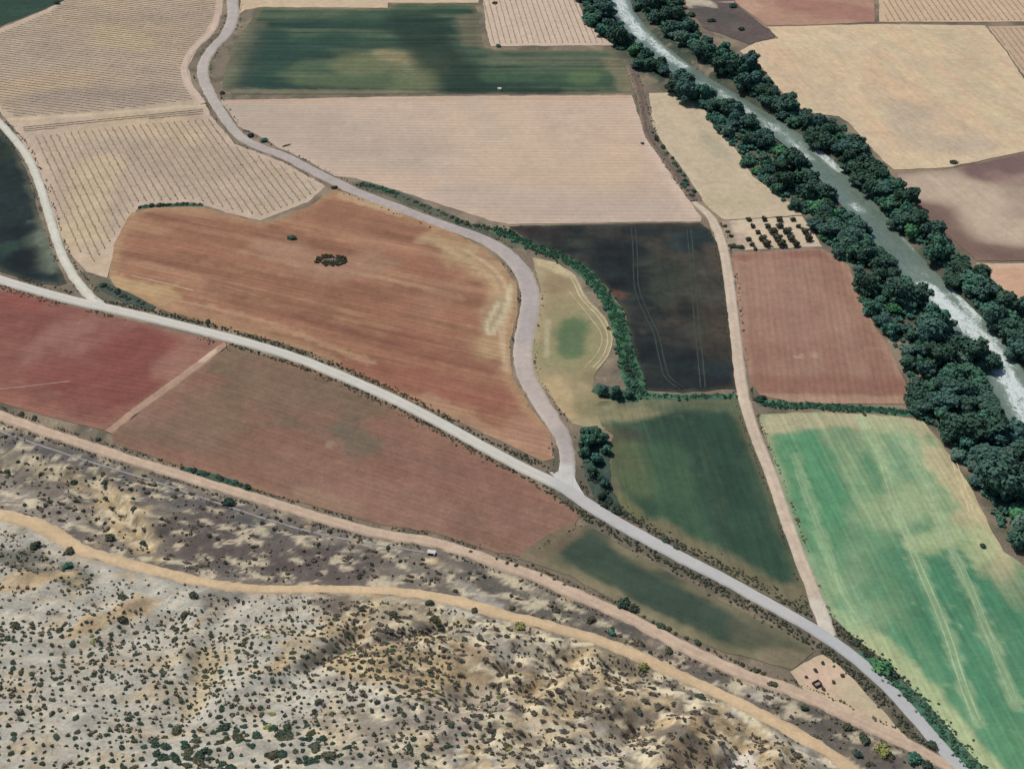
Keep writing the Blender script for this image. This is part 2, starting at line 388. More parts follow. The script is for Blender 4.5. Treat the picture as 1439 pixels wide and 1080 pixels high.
def ground_mat():
    b = NB('dry_ground'); co = b.coord()
    a = b.n('ShaderNodeAttribute'); a.attribute_name = 'soil'; c = a.outputs['Color']
    n1 = b.noise(co, 0.22, 7, 0.75, 0.4); n2 = b.noise(co, 0.9, 7, 0.8); n3 = b.noise(co, 0.5, 6, 0.75, 0.8)
    c = b.mix(b.rng(n3, 0.54, 0.64, 0, 0.5), c, tuple(C('#6a6253')))
    c = b.mix(b.rng(n1, 0.57, 0.70, 0, 0.5), c, tuple(C('#c0b196')))
    c = b.scale(c, b.rng(n2, 0.25, 0.75, 0.7, 1.3))
    b.l(c, b.b.inputs['Base Color']); b.bump(b.math('ADD', n2, n1), 0.6, 0.6); return b.m
o = link('ground', mesh('ground', np.stack([gx, gy, gz], 1), F, ground_mat(), cols, True)); tag(o, kind='structure')

# ------------------------------------------------------------------ fields
def wang(p, q):                                            # heading on the ground of a line seen in the photograph
    a, b = at([p, q]); return math.atan2(b[1]-a[1], b[0]-a[0])
pi = math.pi
A_RED = wang((180,400),(700,520)); A_CEN = wang((520,250),(900,252)); A_GRN = wang((1160,620),(1330,950))
A_TOP = wang((345,110),(860,110)); A_V1 = wang((41,191),(123,371)); A_V2 = wang((0,100),(250,132)); A_BRN = wang((330,520),(720,640))

field('dark_crop_field', [(-80,-60),(110,-60),(92,0),(62,12),(0,37),(-80,68)], '#2a4538', soil_mat('crop_corner', 0.2, 0.2), spacing=3)
field('vineyard_soil', [(-90,66),(0,40),(62,14),(100,-4),(112,-60),(318,-60),(312,18),(302,42),(276,70),(264,95),(270,118),(288,145),(296,163),(330,202),(398,228),(458,262),(432,284),(365,310),(330,302),(270,284),(196,289),(176,322),(160,350),(150,390),(122,382),(92,350),(74,300),(62,255),(44,218),(18,180),(0,158),(-90,120)],
      '#b5a08a', soil_mat('vineyard_soil', 0.1, 0.16), spacing=2.0, edge=('#c0a893', 7, 0.6),
      var=[('#c4ab84', 0.55, A_V2, 60, 25), ('#a3907f', 0.5, A_V2, 50, 30)],
      strokes=[([(10,168),(150,159),(286,148)], 1.8, '#c6b291', 0.9, 0.5), ([(30,120),(100,110)], 16, '#c2a680', 0.6),
               ([(150,45),(200,60)], 14, '#bfab80', 0.6), ([(60,140),(220,130)], 12, '#9d8d80', 0.6), ([(150,230),(110,330)], 14, '#c4ae86', 0.6),
               ([(330,250),(420,270)], 12, '#b3a18b', 0.5)])
field('dark_crop_field', [(-90,150),(0,182),(18,203),(38,243),(54,300),(68,345),(94,398),(80,402),(40,396),(0,381),(-90,352)], '#1f2e2f',
      soil_mat('crop_left', 0.3, 0.25), spacing=2.0, edge=('#5a5b4a', 3, 0.6),
      strokes=[([(58,330),(66,365)], 8, '#6d7664', 0.7, 0.9), ([(20,330),(40,385)], 9, '#141e26', 0.6), ([(5,215)], 10, '#2a3526', 0.6), ([(15,345)], 7, '#2d453a', 0.7)])
field('stubble_field', [(344,-60),(672,-60),(672,4),(545,4),(545,11),(365,10),(345,14),(336,20)], '#c3ac8c', soil_mat('stubble_top', 0.1, 0.15), spacing=3)
field('green_crop_field', [(366,11),(540,13),(560,5),(668,6),(674,36),(680,66),(700,71),(860,71),(878,90),(888,120),(886,131),(760,132),(600,131),(470,133),(330,133),(312,124),(316,96),(330,60),(350,32)],
      '#34503f', soil_mat('crop_top', 0.12, 0.16, 0.28, A_TOP, stretch=45), spacing=2.0, edge=('#6f6a50', 3.5, 0.7),
      var=[('#1f3934', 0.8, A_TOP, 140, 8), ('#56664b', 0.65, A_TOP, 140, 6)],
      strokes=[([(350,40),(330,110)], 14, '#6b6853', 0.7, 0.8), ([(385,50),(360,115)], 16, '#23413a', 0.8), ([(480,30),(560,22)], 12, '#2e4e3d', 0.6),
               ([(500,95),(570,82),(590,115)], 20, '#6f7350', 0.75, 0.8), ([(430,112),(560,118)], 12, '#5b6849', 0.7), ([(540,75),(575,85)], 9, '#8a7f5c', 0.7),
               ([(585,30),(620,80),(650,120)], 17, '#22372f', 0.85), ([(470,55),(390,80)], 14, '#24433a', 0.7), ([(655,25),(668,60)], 8, '#6b6650', 0.75),
               ([(700,85),(850,86)], 9, '#5d6450', 0.8), ([(690,108),(860,112)], 9, '#3c553f', 0.8), ([(860,85),(880,125)], 6, '#7d7559', 0.7),
               ([(640,126),(780,128)], 5, '#1f362c', 0.8), ([(330,128),(560,129)], 3.5, '#7c735c', 0.7), ([(820,110)], 12, '#5a7048', 0.6)])
field('vineyard_soil', [(672,-60),(800,-60),(812,0),(820,22),(838,44),(862,64),(690,65),(683,40)], '#c4ad98', soil_mat('vine_top', 0.08, 0.14), spacing=2.5)
field('ploughed_field', [(310,141),(600,135),(888,134),(898,165),(912,198),(938,238),(986,306),(985,311),(715,315),(690,310),(640,294),(560,268),(500,251),(470,248),(432,226),(392,208),(362,190),(335,178)],
      '#bda591', soil_mat('plough_pale', 0.06, 0.1, 0.05, A_CEN, 0.09, 3.4), spacing=2.2, edge=('#c2ab98', 6, 0.5),
      var=[('#a99787', 0.6, A_CEN, 90, 40), ('#c4a78c', 0.5, A_CEN, 80, 30)],
      strokes=[([(340,170),(560,210)], 28, '#a99a8b', 0.6), ([(700,160),(760,250),(840,240)], 26, '#c6ab8e', 0.5), ([(640,270),(900,295)], 16, '#b5a294', 0.5),
               ([(905,180),(975,300)], 4, '#c9b09c', 0.7), ([(320,142),(880,137)], 3, '#b99b80', 0.7), ([(660,140),(700,195)], 10, '#b3a08f', 0.4)])
field('red_soil_field', [(172,318),(184,300),(214,292),(280,291),(330,304),(370,313),(405,303),(440,286),(470,266),(520,283),(600,313),(658,336),(702,366),(726,400),(728,440),(716,480),(720,530),(745,572),(772,608),(780,644),(762,648),(700,618),(600,572),(500,526),(430,493),(330,464),(240,440),(168,412),(152,388),(160,345)],
      '#96694f', soil_mat('red_streak', 0.1, 0.14, 0.13, A_RED, 0.03, 2.6, stretch=30), spacing=1.5, edge=('#a5825f', 5, 0.8),
      var=[('#a77e60', 0.75, A_RED, 70, 7), ('#7f5742', 0.7, A_RED, 60, 5), ('#9a6a52', 0.6, A_RED, 40, 9)],
      strokes=[([(170,398),(210,408),(240,418)], 6, '#b89a6c', 0.8, 0.8), 
               ([(380,505),(480,545),(620,585)], 6, '#aa8563', 0.7), ([(500,515),(620,545),(700,560)], 8, '#8b5546', 0.7, 0.7), ([(430,300),(520,310)], 14, '#94674f', 0.6),
               ([(640,355),(690,390),(705,440),(690,490)], 9, '#a98b66', 0.75, 0.8), ([(690,460),(712,420)], 5, '#a09271', 0.8), ([(600,335),(660,350)], 6, '#b39a70', 0.6), ([(655,352),(700,385),(716,425),(706,470),(712,520)], 1.3, '#c0a482', 0.7, 0.5), ([(718,400),(708,440),(690,470),(684,458),(700,425)], 1.2, '#c2b38f', 0.75, 0.5), ([(620,345),(680,380),(700,410)], 2.2, '#b79d76', 0.6, 0.9), ([(300,345),(420,372),(560,395),(650,420)], 2.2, '#ab8466', 0.6, 0.9), ([(220,415),(380,455),(520,510)], 2.0, '#ad8a68', 0.6, 0.9), ([(350,420),(520,455),(660,480)], 2.0, '#a8805f', 0.5, 0.9), ([(250,355),(390,390),(540,420)], 2.5, '#7c5440', 0.5, 0.9), ([(420,445),(560,490),(690,520)], 3, '#7e5142', 0.55, 0.9),
               ([(480,275),(560,300)], 3.5, '#b89b76', 0.7), ([(730,600),(765,625)], 9, '#a98068', 0.7),
               ([(400,350),(465,380),(520,370)], 12, '#a37f66', 0.6, 0.8), ([(250,330),(330,345)], 7, '#875c45', 0.6), ([(560,470),(640,490)], 8, '#8c5a48', 0.6),
               ([(300,400),(460,440)], 5, '#835a43', 0.55), ([(640,400),(600,440)], 8, '#97705a', 0.5), ([(600,560),(740,635)], 4, '#a78165', 0.7)])
field('dark_red_field', [(-90,366),(0,401),(90,428),(168,446),(250,466),(318,481),(236,543),(152,606),(70,586),(0,566),(-90,538)],
      '#87574a', soil_mat('dark_red', 0.12, 0.14, 0.10, wang((0,500),(200,530)), 0.03, 2.6), spacing=1.5, edge=('#97725f', 4, 0.6),
      var=[('#95685b', 0.6, 0.3, 40, 10), ('#7c473f', 0.6, 0.3, 40, 9)],
      strokes=[([(90,470),(130,455),(60,500)], 12, '#996d60', 0.6), ([(170,500),(200,540),(100,530)], 14, '#7f443d', 0.6, 1.0), 
               ([(230,520),(270,490)], 9, '#9d7562', 0.6), ([(0,560),(60,575)], 5, '#93604f', 0.7),
               ([(20,420),(110,440)], 6, '#8a4c42', 0.6), ([(70,430),(180,460)], 4, '#8a5c50', 0.7)])
field('brown_field', [(322,487),(430,514),(500,547),(560,576),(620,608),(700,650),(744,674),(816,722),(806,740),(762,764),(740,783),(700,776),(650,762),(600,746),(540,738),(480,722),(400,700),(340,682),(250,655),(160,622),(156,612),(238,548)],
      '#85614f', soil_mat('brown', 0.1, 0.18, 0.09, A_BRN, 0.03, 2.4), spacing=1.5, edge=('#8c6e58', 3, 0.6),
      var=[('#75604f', 0.7, A_BRN, 45, 14), ('#8f6858', 0.6, A_BRN, 40, 16)],
      strokes=[([(330,510),(420,545),(500,560)], 12, '#6f614b', 0.55, 0.9), ([(480,600),(520,630)], 7, '#606150', 0.5, 0.9), ([(300,600),(280,570)], 12, '#7a6650', 0.55), ([(400,650),(620,720)], 10, '#8f6b5a', 0.6),
               ([(330,495),(318,515)], 5, '#7d6c52', 0.6), ([(420,690),(500,715)], 4, '#9a7a63', 0.6), ([(560,645),(720,690)], 10, '#855f50', 0.5), ([(240,600),(170,612)], 8, '#786350', 0.5),
               ([(640,740),(720,765)], 4, '#7d5c4c', 0.6), ([(465,625)], 2, '#9d8874', 0.6)])
field('dark_green_field', [(728,784),(756,760),(806,736),(834,742),(890,776),(940,804),(990,832),(1050,862),(1090,882),(1148,914),(1112,940),(1075,932),(1000,910),(950,890),(900,866),(860,842),(800,808)],
      '#43503e', soil_mat('crop_low', 0.15, 0.15, 0.08, wang((800,770),(1080,900))), spacing=1.3, edge=('#7a7257', 4.5, 0.85),
      strokes=[([(790,765),(850,790),(920,830),(1010,875)], 8, '#36493e', 0.7, 1.1), ([(752,785),(770,768),(800,748)], 6, '#7f6c55', 0.7), ([(800,805),(880,850),(960,888)], 4, '#867c5e', 0.7),
               ([(1060,890),(1110,915)], 7, '#5c5c49', 0.8), ([(1080,925),(1120,930)], 5, '#857860', 0.7), ([(780,790)], 5, '#777055', 0.6)])
field('bare_dirt_plot', [(1110,943),(1130,930),(1156,920),(1176,932),(1200,957),(1218,975),(1250,1010),(1280,1040),(1272,1046),(1205,1012),(1160,988),(1130,968)],
      '#c3aa8c', soil_mat('dirt_plot', 0.1, 0.14), spacing=1.0, edge=('#b9a888', 2.5, 0.6),
      strokes=[([(1145,952),(1170,950)], 6, '#caab94', 0.7), ([(1200,975),(1230,1000)], 5, '#b3a283', 0.7, 0.9), ([(1185,958),(1220,990)], 2, '#b5a988', 0.6)])
field('meadow', [(748,362),(782,369),(810,388),(826,420),(850,444),(862,474),(856,500),(838,522),(832,548),(860,562),(900,564),(880,596),(850,604),(820,600),(804,596),(776,560),(752,530),(746,490),(757,440),(759,400)],
      '#9b8b68', soil_mat('meadow', 0.1, 0.14), spacing=1.1, edge=('#ab9a78', 3, 0.5),
      strokes=[
               ([(810,460),(805,490)], 15, '#85855c', 0.7, 0.6), ([(806,462),(800,490)], 7, '#4f6b49', 0.85, 0.6), ([(765,370),(800,385)], 4, '#c0ad83', 0.8), ([(780,400)], 8, '#8c7656', 0.6),
               ([(770,450),(768,500)], 1.5, '#b3a684', 0.6, 0.6), ([(780,540),(800,575)], 6, '#b59d72', 0.8), ([(830,575),(890,575)], 8, '#837d59', 0.8), ([(835,530),(845,555)], 5, '#77704f', 0.7), ([(820,595),(870,590)], 4, '#9a8f6d', 0.6)])
field('dark_field', [(716,318),(800,316),(984,313),(1000,326),(1011,348),(1019,400),(1029,480),(1033,546),(960,552),(905,548),(892,500),(878,440),(852,402),(825,375),(790,356),(745,342)],
      '#242b2c', soil_mat('dark_crop', 0.3, 0.2, 0.08, pi/2), spacing=1.3, edge=('#4c4a3e', 1.8, 0.6),
      var=[('#2e3b34', 0.8, 0, 22, 9), ('#403c35', 0.45, 0, 24, 8), ('#181f24', 0.6, 0, 26, 12)],
      strokes=[([(965,365),(975,400),(1005,420)], 14, '#4a463c', 0.7, 1.1), ([(985,455),(1015,500)], 9, '#443f36', 0.6, 1.1), ([(940,380),(930,420)], 8, '#353c35', 0.7), ([(985,330),(960,345)], 8, '#26363a', 0.7), ([(850,410),(870,414)], 4, '#644338', 0.7),
               
               ([(720,322),(790,330)], 5, '#3b322f', 0.6), ([(1000,440),(1020,470)], 7, '#4d4438', 0.6), ([(960,525),(1010,520)], 7, '#202c30', 0.7), ([(870,380),(860,350)], 12, '#1a2026', 0.7), ([(1000,350),(1012,380)], 5, '#544b40', 0.6)])
field('green_crop_field', [(862,612),(846,600),(832,572),(846,564),(905,561),(960,560),(1036,560),(1056,612),(1080,680),(1098,735),(1122,795),(1140,858),(1130,862),(1060,828),(1000,790),(920,746),(872,712),(860,680),(858,640)],
      '#3a5340', soil_mat('crop_mid', 0.12, 0.15, 0.15, wang((950,600),(1010,800)), stretch=20), spacing=1.3, edge=('#6f6a50', 4, 0.75),
      var=[('#2b4438', 0.7, wang((950,600),(1010,800)), 60, 10)],
      strokes=[([(838,582),(880,580),(930,574)], 6, '#8a8462', 0.85, 0.8), ([(920,570),(1030,568)], 5, '#5c654c', 0.8), ([(985,620),(1000,680),(1020,740)], 2.5, '#53664a', 0.6, 1.0), ([(950,600),(965,680)], 3, '#4a6047', 0.6, 1.0), ([(1050,650),(1075,720)], 3, '#466048', 0.6, 1.0), ([(875,620),(885,650)], 9, '#46443a', 0.7), ([(900,680),(880,640)], 10, '#5d6a45', 0.6), ([(930,640),(960,740)], 10, '#3c5b41', 0.6), ([(970,600),(1000,640),(1060,760)], 12, '#2c4539', 0.7),
               ([(1110,840),(1060,815),(990,778),(930,745)], 6, '#7b7155', 0.75), ([(1050,740),(1090,790)], 8, '#33503b', 0.6), ([(890,720),(870,700)], 4, '#6e7049', 0.6)])
field('stubble_field', [(912,131),(955,130),(988,150),(1006,178),(1036,212),(1058,248),(1108,284),(1128,302),(1060,307),(1016,309),(992,288),(964,244),(934,206),(918,178)],
      '#b9a88b', soil_mat('stubble_mid', 0.1, 0.15, 0.05, wang((930,150),(1060,290))), spacing=2.0, edge=('#c1ae90', 4, 0.5),
      strokes=[([(990,190),(1010,215)], 6, '#a09a80', 0.6, 0.9), ([(940,150),(1000,240)], 7, '#c0ad8e', 0.6), ([(1005,285),(1060,280)], 8, '#b3a884', 0.6)])
field('orchard_soil', [(1013,311),(1060,308),(1128,304),(1142,325),(1156,347),(1100,349),(1024,352)], '#c4b096', soil_mat('orchard_soil', 0.1, 0.16), spacing=1.2,
      strokes=[([(1020,315),(1030,348)], 4, '#8c7a68', 0.8, 0.8), ([(1040,330),(1045,345)], 3, '#b09787', 0.6)])
field('red_brown_field', [(1028,356),(1100,352),(1156,350),(1194,374),(1203,410),(1218,438),(1248,488),(1268,528),(1282,568),(1200,568),(1110,565),(1068,556),(1052,530),(1044,480),(1035,410)],
      '#94705d', soil_mat('red_brown', 0.08, 0.14, 0.07, wang((1090,370),(1110,540)), 0.02, 2.8, stretch=20), spacing=1.5, edge=('#a5836d', 3, 0.6),
      var=[('#8b6353', 0.5, 0.2, 40, 20), ('#9f7d69', 0.5, 1.4, 40, 12)],
      strokes=[([(1060,540),(1270,545)], 8, '#855a4b', 0.6), ([(1040,362),(1150,356)], 4, '#83574a', 0.6), ([(1090,375),(1120,470)], 14, '#9d7a68', 0.5), ([(1080,558),(1270,562)], 2.5, '#a9876f', 0.7), ([(1145,500)], 2, '#b59a86', 0.5), ([(1120,502),(1128,500)], 1, '#c2ab98', 0.5)])
field('green_field', [(1066,582),(1150,579),(1230,583),(1296,590),(1322,622),(1368,690),(1388,735),(1412,775),(1520,860),(1520,1160),(1420,1130),(1380,1085),(1336,1036),(1290,980),(1240,926),(1192,888),(1166,862),(1138,800),(1108,720),(1088,652)],
      '#5f9068', soil_mat('green_crop', 0.1, 0.16, 0.14, A_GRN, 0.03, 2.3, stretch=30), spacing=1.2, edge=('#a9a47c', 3.5, 0.7),
      var=[('#47805d', 0.8, A_GRN, 70, 8), ('#7d9a70', 0.55, A_GRN, 60, 6), ('#97a079', 0.4, A_GRN, 25, 9)],
      strokes=[([(1090,595),(1180,592),(1290,600)], 6, '#b7a783', 0.7, 1.1), ([(1250,620),(1300,690),(1340,720)], 20, '#9aab7e', 0.5, 1.3), ([(1320,640),(1370,720),(1410,800),(1439,850)], 6, '#bca982', 0.75, 1.1),
               ([(1270,625),(1275,660)], 7, '#679170', 0.6), ([(1120,630),(1150,690),(1160,760)], 14, '#4d8a62', 0.7, 1.0), ([(1240,760),(1330,850)], 24, '#46815d', 0.6, 1.1), ([(1310,780),(1420,950)], 24, '#3e7a5b', 0.7, 1.1), ([(1340,940),(1440,1060)], 18, '#4a8561', 0.6, 1.1), ([(1300,1000),(1420,1060)], 14, '#5d946a', 0.5, 1.1),
               ([(1180,870),(1240,910),(1300,975),(1360,1040),(1400,1085)], 5, '#adb584', 0.8, 0.9), ([(1160,800),(1190,860)], 9, '#7ea379', 0.6), ([(1240,720),(1290,700)], 12, '#9cac7e', 0.6), ([(1300,765),(1350,755),(1380,770)], 6, '#a8b582', 0.7, 0.9),
               ([(1210,587),(1237,643),(1253,690),(1270,740),(1290,793),(1327,880),(1353,960),(1373,1013)], 2.6, '#a2b587', 0.45, 0.9), ([(1270,610),(1307,693),(1333,763),(1377,860),(1427,987)], 2.6, '#a5b388', 0.45, 0.9),
               ([(1120,640),(1147,733),(1180,827),(1207,870)], 2.2, '#9db285', 0.4, 0.9), ([(1342,647),(1353,683),(1372,730)], 1.6, '#cbb98e', 0.5, 0.9)])
field('stubble_field', [(1040,72),(1062,60),(1094,54),(1078,38),(1230,34),(1384,36),(1412,70),(1440,112),(1520,190),(1520,200),(1440,213),(1380,226),(1330,236),(1256,239),(1222,206),(1192,172),(1180,164),(1130,158),(1092,122),(1072,96)],
      '#cbb08d', soil_mat('stubble_right', 0.08, 0.16, 0.09, wang((1150,60),(1350,220)), stretch=7), spacing=2.2, edge=('#c9b18f', 5, 0.5),
      var=[('#c9a684', 0.5, wang((1150,60),(1350,220)), 50, 25), ('#c4b48e', 0.6, wang((1150,60),(1350,220)), 40, 9), ('#b7a488', 0.5, wang((1150,60),(1350,220)), 30, 10)],
      strokes=[([(1270,160),(1300,200),(1380,205)], 18, '#b3a18b', 0.7, 0.9), ([(1150,130),(1230,215)], 9, '#c2ab8e', 0.6), ([(1100,60),(1200,60)], 12, '#c9b491', 0.6), ([(1260,230),(1340,226),(1439,208)], 4, '#c9b391', 0.8), ([(1300,155)], 8, '#a89a84', 0.5, 1.0)])
field('red_brown_field', [(1005,-60),(1226,-60),(1230,31),(1150,35),(1078,36),(1034,4)], '#a9826c', soil_mat('red_top', 0.12, 0.12, 0.06, 0), spacing=3, strokes=[([(1120,5),(1210,20)], 20, '#95665a', 0.6), ([(1050,10)], 14, '#bd9a80', 0.6)])
field('vineyard_soil', [(1234,-60),(1540,-60),(1540,30),(1390,31),(1236,31)], '#c3a688', soil_mat('vine_right', 0.08, 0.13), spacing=3)
field('vineyard_soil', [(1388,37),(1540,36),(1540,190),(1442,110),(1414,70)], '#bb9e83', soil_mat('vine_right_low', 0.08, 0.13), spacing=3)
field('brown_field', [(1258,243),(1330,239),(1382,229),(1440,216),(1540,200),(1540,368),(1372,366),(1342,340),(1312,314),(1284,284)],
      '#a38f7c', soil_mat('brown_right', 0.08, 0.1, 0.05, wang((1300,250),(1420,350))), spacing=1.9, edge=('#8a7565', 3, 0.4),
      strokes=[([(1265,248),(1310,290),(1370,340),(1430,355)], 15, '#755e53', 0.95, 0.5), ([(1380,240),(1470,225)], 16, '#745a57', 0.95, 0.5), ([(1310,265),(1380,280),(1400,320),(1460,330)], 20, '#bba68f', 0.85, 0.5), ([(1330,352),(1500,360)], 8, '#765d54', 0.8, 0.5), ([(1400,250),(1460,260)], 8, '#8f746a', 0.6), ([(1420,300),(1470,300)], 8, '#a99180', 0.6)])
field('tan_field', [(1372,370),(1540,371),(1540,520),(1440,440),(1424,428),(1392,398)], '#c49b7d', soil_mat('tan_right', 0.1, 0.12, 0.05, 0.4), spacing=2.2, edge=('#c9ae90', 4, 0.7))
field('scrub_plot', [(955,-60),(1004,-60),(1032,4),(1090,50),(1086,54),(1052,62),(1020,50),(990,40),(965,10)], '#5f5350', soil_mat('scrub_plot', 0.15, 0.2), spacing=2.5,
      strokes=[([(1020,25),(980,10)], 12, '#514f4a', 0.7), ([(955,2),(995,4)], 6, '#c2b49c', 0.8, 1.1), ([(960,30)], 9, '#6e6560', 0.7)])

# ------------------------------------------------------------------ tracks and roads
M_GRAVEL = soil_mat('gravel', 0.08, 0.12, bump=0.15); M_DIRT = soil_mat('dirt_track', 0.1, 0.16, bump=0.2)
M_ASPH = soil_mat('worn_asphalt', 0.05, 0.06, bump=0.05)
ribbon('field_margin', [(318,483),(290,505),(236,545),(190,578),(152,608)], [3.5,4.5,5,4.5,4], '#a98772', M_DIRT, 0.20, '#8f705d', None, 0.9,
       strokes=[([(300,495),(285,506)], 2, '#c9b298', 0.8)])
ribbon('field_margin', [(306,20),(298,44),(270,72),(259,95),(266,120),(286,146)], 4.5, '#c2ab99', M_DIRT, 0.22, '#b09c88', None, 0.5)
ribbon('dirt_track', PX_A, [4.8,4.8,4.8,4.7,5.0,5.2,5.0,4.8,4.4], '#c0a78f', M_DIRT, 0.22, '#a8937e', '#b89f88', 0.8)
ribbon('hill_track', PX_B, [6.0,7.0,5.0,4.6,4.6,5.4,4.8,4.8,5.0,5.0], '#c6aa83', M_DIRT, 0.16, '#b39d80', '#c9ae88', 1.1)
PX_E = [(330,-60),(327,-15),(327,5),(327,25),(317,48),(300,66),(287,86),(285,106),(294,130),(309,155),(323,176),(341,194),(366,207),(400,219),(430,235),(460,250),(500,269),(560,292),(620,315),(672,333),(706,352),(731,377),(743,402),(746,425),(741,455),(735,490),(739,525),(757,560),(776,590),(791,615),(797,640),(797,665),(796,690)]
ribbon('gravel_road', PX_E, [8,8,8,7,7,6.5,6,6,6.5,6.5,6.5,6.8,8,8.8,9.2,8.6,7.6,6.8,6.2,6.2], '#aaa09b', M_GRAVEL, 0.24, '#b7a493', '#a89d9e', 0.6,
       strokes=[([(327,-15),(317,48),(285,90),(294,130)], 5, '#b5aba3', 0.5), ([(735,490),(757,560),(776,590)], 5, '#b9aaa0', 0.7), ([(300,140),(330,180),(350,200)], 4, '#afa79d', 0.7), ([(797,665),(796,690)], 6, '#bfbcb8', 0.9)])
PX_C = [(-120,352),(-60,372),(0,393),(50,408),(110,424),(160,435),(220,449),(300,469),(370,488),(430,508),(500,537),(560,564),(620,595),(680,628),(740,660),(790,684),(830,711),(880,741),(950,779),(1020,815),(1080,848),(1130,876),(1170,901),(1210,931),(1250,967),(1290,1011),(1320,1046),(1360,1090),(1400,1135)]
ribbon('road', PX_C, [5.6,5.8,5.8,5.5,5.4,5.3,5.4,5.6,5.2,4.8,4.7,4.6,4.6], '#c6c2b7', M_ASPH, 0.32, '#b7b1a3', '#bebab0', 0.25,
       strokes=[([(800,690),(950,779),(1080,848),(1170,901)], 10, '#b3b2b1', 0.95, 0.1), ([(1170,901),(1250,967),(1320,1046),(1400,1135)], 10, '#adaeaf', 0.95, 0.1)])
ribbon('gravel_road', [(-40,140),(-10,163),(0,173),(15,190),(35,215),(52,250),(65,290),(77,330),(90,365),(107,394),(126,416),(142,430)], [4.0,4.3,4.5,4.5,4.5,4.6,5.2], '#c5c1b3', M_GRAVEL, 0.29, '#b5ad9b', '#cfccbe', 0.5)
LAYER[0] = 0.37
field('road_junction', [(772,664),(783,664),(790,656),(793,646),(802,646),(804,660),(810,678),(824,701),(806,700),(790,682)], '#bfbdb9', M_ASPH, spacing=1.2, jitter=0.15)
ribbon('dirt_track', [(975,284),(992,298),(1004,314),(1015,342),(1022,377),(1028,420),(1035,480),(1042,540),(1050,576),(1065,620),(1085,670),(1105,730),(1125,785),(1144,832),(1156,866),(1164,894)], [3.5,5,5.4,5.4,5.4,5.2,5.2,5.2,5.6], '#c3b09b', M_DIRT, 0.25, '#a08f79', '#bba890', 0.6,
       strokes=[([(1150,850),(1164,892)], 4, '#cbc3b6', 0.7)])
ribbon('drain_ditch', [(888,93),(895,115),(903,142),(910,186),(930,216),(955,250),(976,282)], [6,5,5,5.5,5.5,5], '#75655a', M_DIRT, 0.14, '#8e7b6a', '#5f554a', 0.9)
ribbon('concrete_ditch', [(-60,583),(0,606),(60,627),(130,650),(230,681),(340,718),(440,748),(520,764),(596,776)], 0.7, '#9a9593', M_GRAVEL, 0.0, '#77716f', '#8a8583', 0.35, crown=0.0)

def wheel_tracks(px, hexcol, gauge=1.7, width=0.45, rag=0.25):
    w = at(px); q = smooth(w, 3); t = np.gradient(q, axis=0); t /= np.hypot(t[:, 0], t[:, 1])[:, None]; nrm = np.stack([-t[:, 1], t[:, 0]], 1)
    for sd2 in ((1, -1) if gauge else (0,)):
        pw = q+nrm*sd2*gauge/2; pp = to_px(pw[:, 0], pw[:, 1], terrain(pw[:, 0], pw[:, 1]))
        ribbon('wheel_track', [tuple(a) for a in pp], width, hexcol, M_DIRT, 0.13, None, None, rag, crown=0.01)
for px, hx, g, wd in [([(1210,589),(1237,643),(1253,690),(1270,740),(1290,793),(1327,880),(1353,960),(1373,1013)], '#98ae86', 1.9, 0.45), ([(1270,610),(1290,650),(1307,693),(1333,763),(1353,800),(1377,860),(1403,927),(1427,987)], '#8ea780', 1.9, 0.4),
        ([(1120,660),(1147,733),(1167,780),(1180,827),(1207,870)], '#84a27a', 1.8, 0.35), ([(1338,640),(1353,683),(1366,720)], '#c9b98f', 1.8, 0.35),
        ([(890,319),(893,360),(895,405),(908,440),(922,470),(930,505),(938,530),(958,546)], '#39433f', 2.0, 0.5), ([(968,322),(974,380),(978,440),(984,500),(988,545)], '#3e4742', 2.0, 0.45),
        ([(762,367),(800,385),(820,420),(845,447),(857,474),(851,500),(836,518)], '#b9ac89', 1.8, 0.6), ([(800,410),(828,445),(845,470),(842,492),(822,518)], '#aba27d', 0, 0.5),
        ([(185,388),(230,398),(272,409)], '#c0a07f', 0, 0.5), ([(310,401),(380,422)], '#a98467', 0, 0.4), ([(-20,549),(40,543),(98,536)], '#b08775', 0, 0.5), ([(40,566),(90,579),(140,591),(165,588)], '#9b6b5c', 1.6, 0.35), ([(310,487),(286,505),(230,548),(160,603)], '#c4a993', 1.7, 0.5)]:
    wheel_tracks(px, hx, g, wd)
M_GRASS = soil_mat('rank_grass', 0.2, 0.3, bump=0.6)
for px, w_, hx in [([(692,322),(745,345),(790,362),(822,382),(848,412),(868,448),(880,490),(890,530),(898,552)], [3,5,4,7.5,6,8,7,10,8], '#41694f'), ([(1066,566),(1150,571),(1220,575),(1288,582)], [4,4,4.2,4.6], '#45735a'), ([(898,556),(960,558),(1034,557)], [5,4,3.5], '#4c6e58'),
        ([(503,258),(530,264),(562,276),(610,297),(660,318),(700,335)], [2,6,7,6,6,4], '#565c4e'), ([(1205,915),(1250,952),(1290,990),(1330,1038),(1375,1088)], [5,6,7,7,7], '#47705a'), ([(828,600),(838,630),(840,660),(848,690),(868,718)], [8,11,10,8,4], '#43544a'), ([(140,400),(175,417),(215,434)], [5,7,4], '#48524a'), ([(835,545),(870,556),(898,560)], [7,9,6], '#3f5c4c'),
        ([(196,291),(240,288),(285,288)], [2.5,3,2], '#3f5a48'), ([(254,658),(300,670),(350,686)], [2,3.2,2], '#46584a')]:
    ribbon('grass_verge', px, w_, hx, M_GRASS, 0.17, hx, None, 1.0)
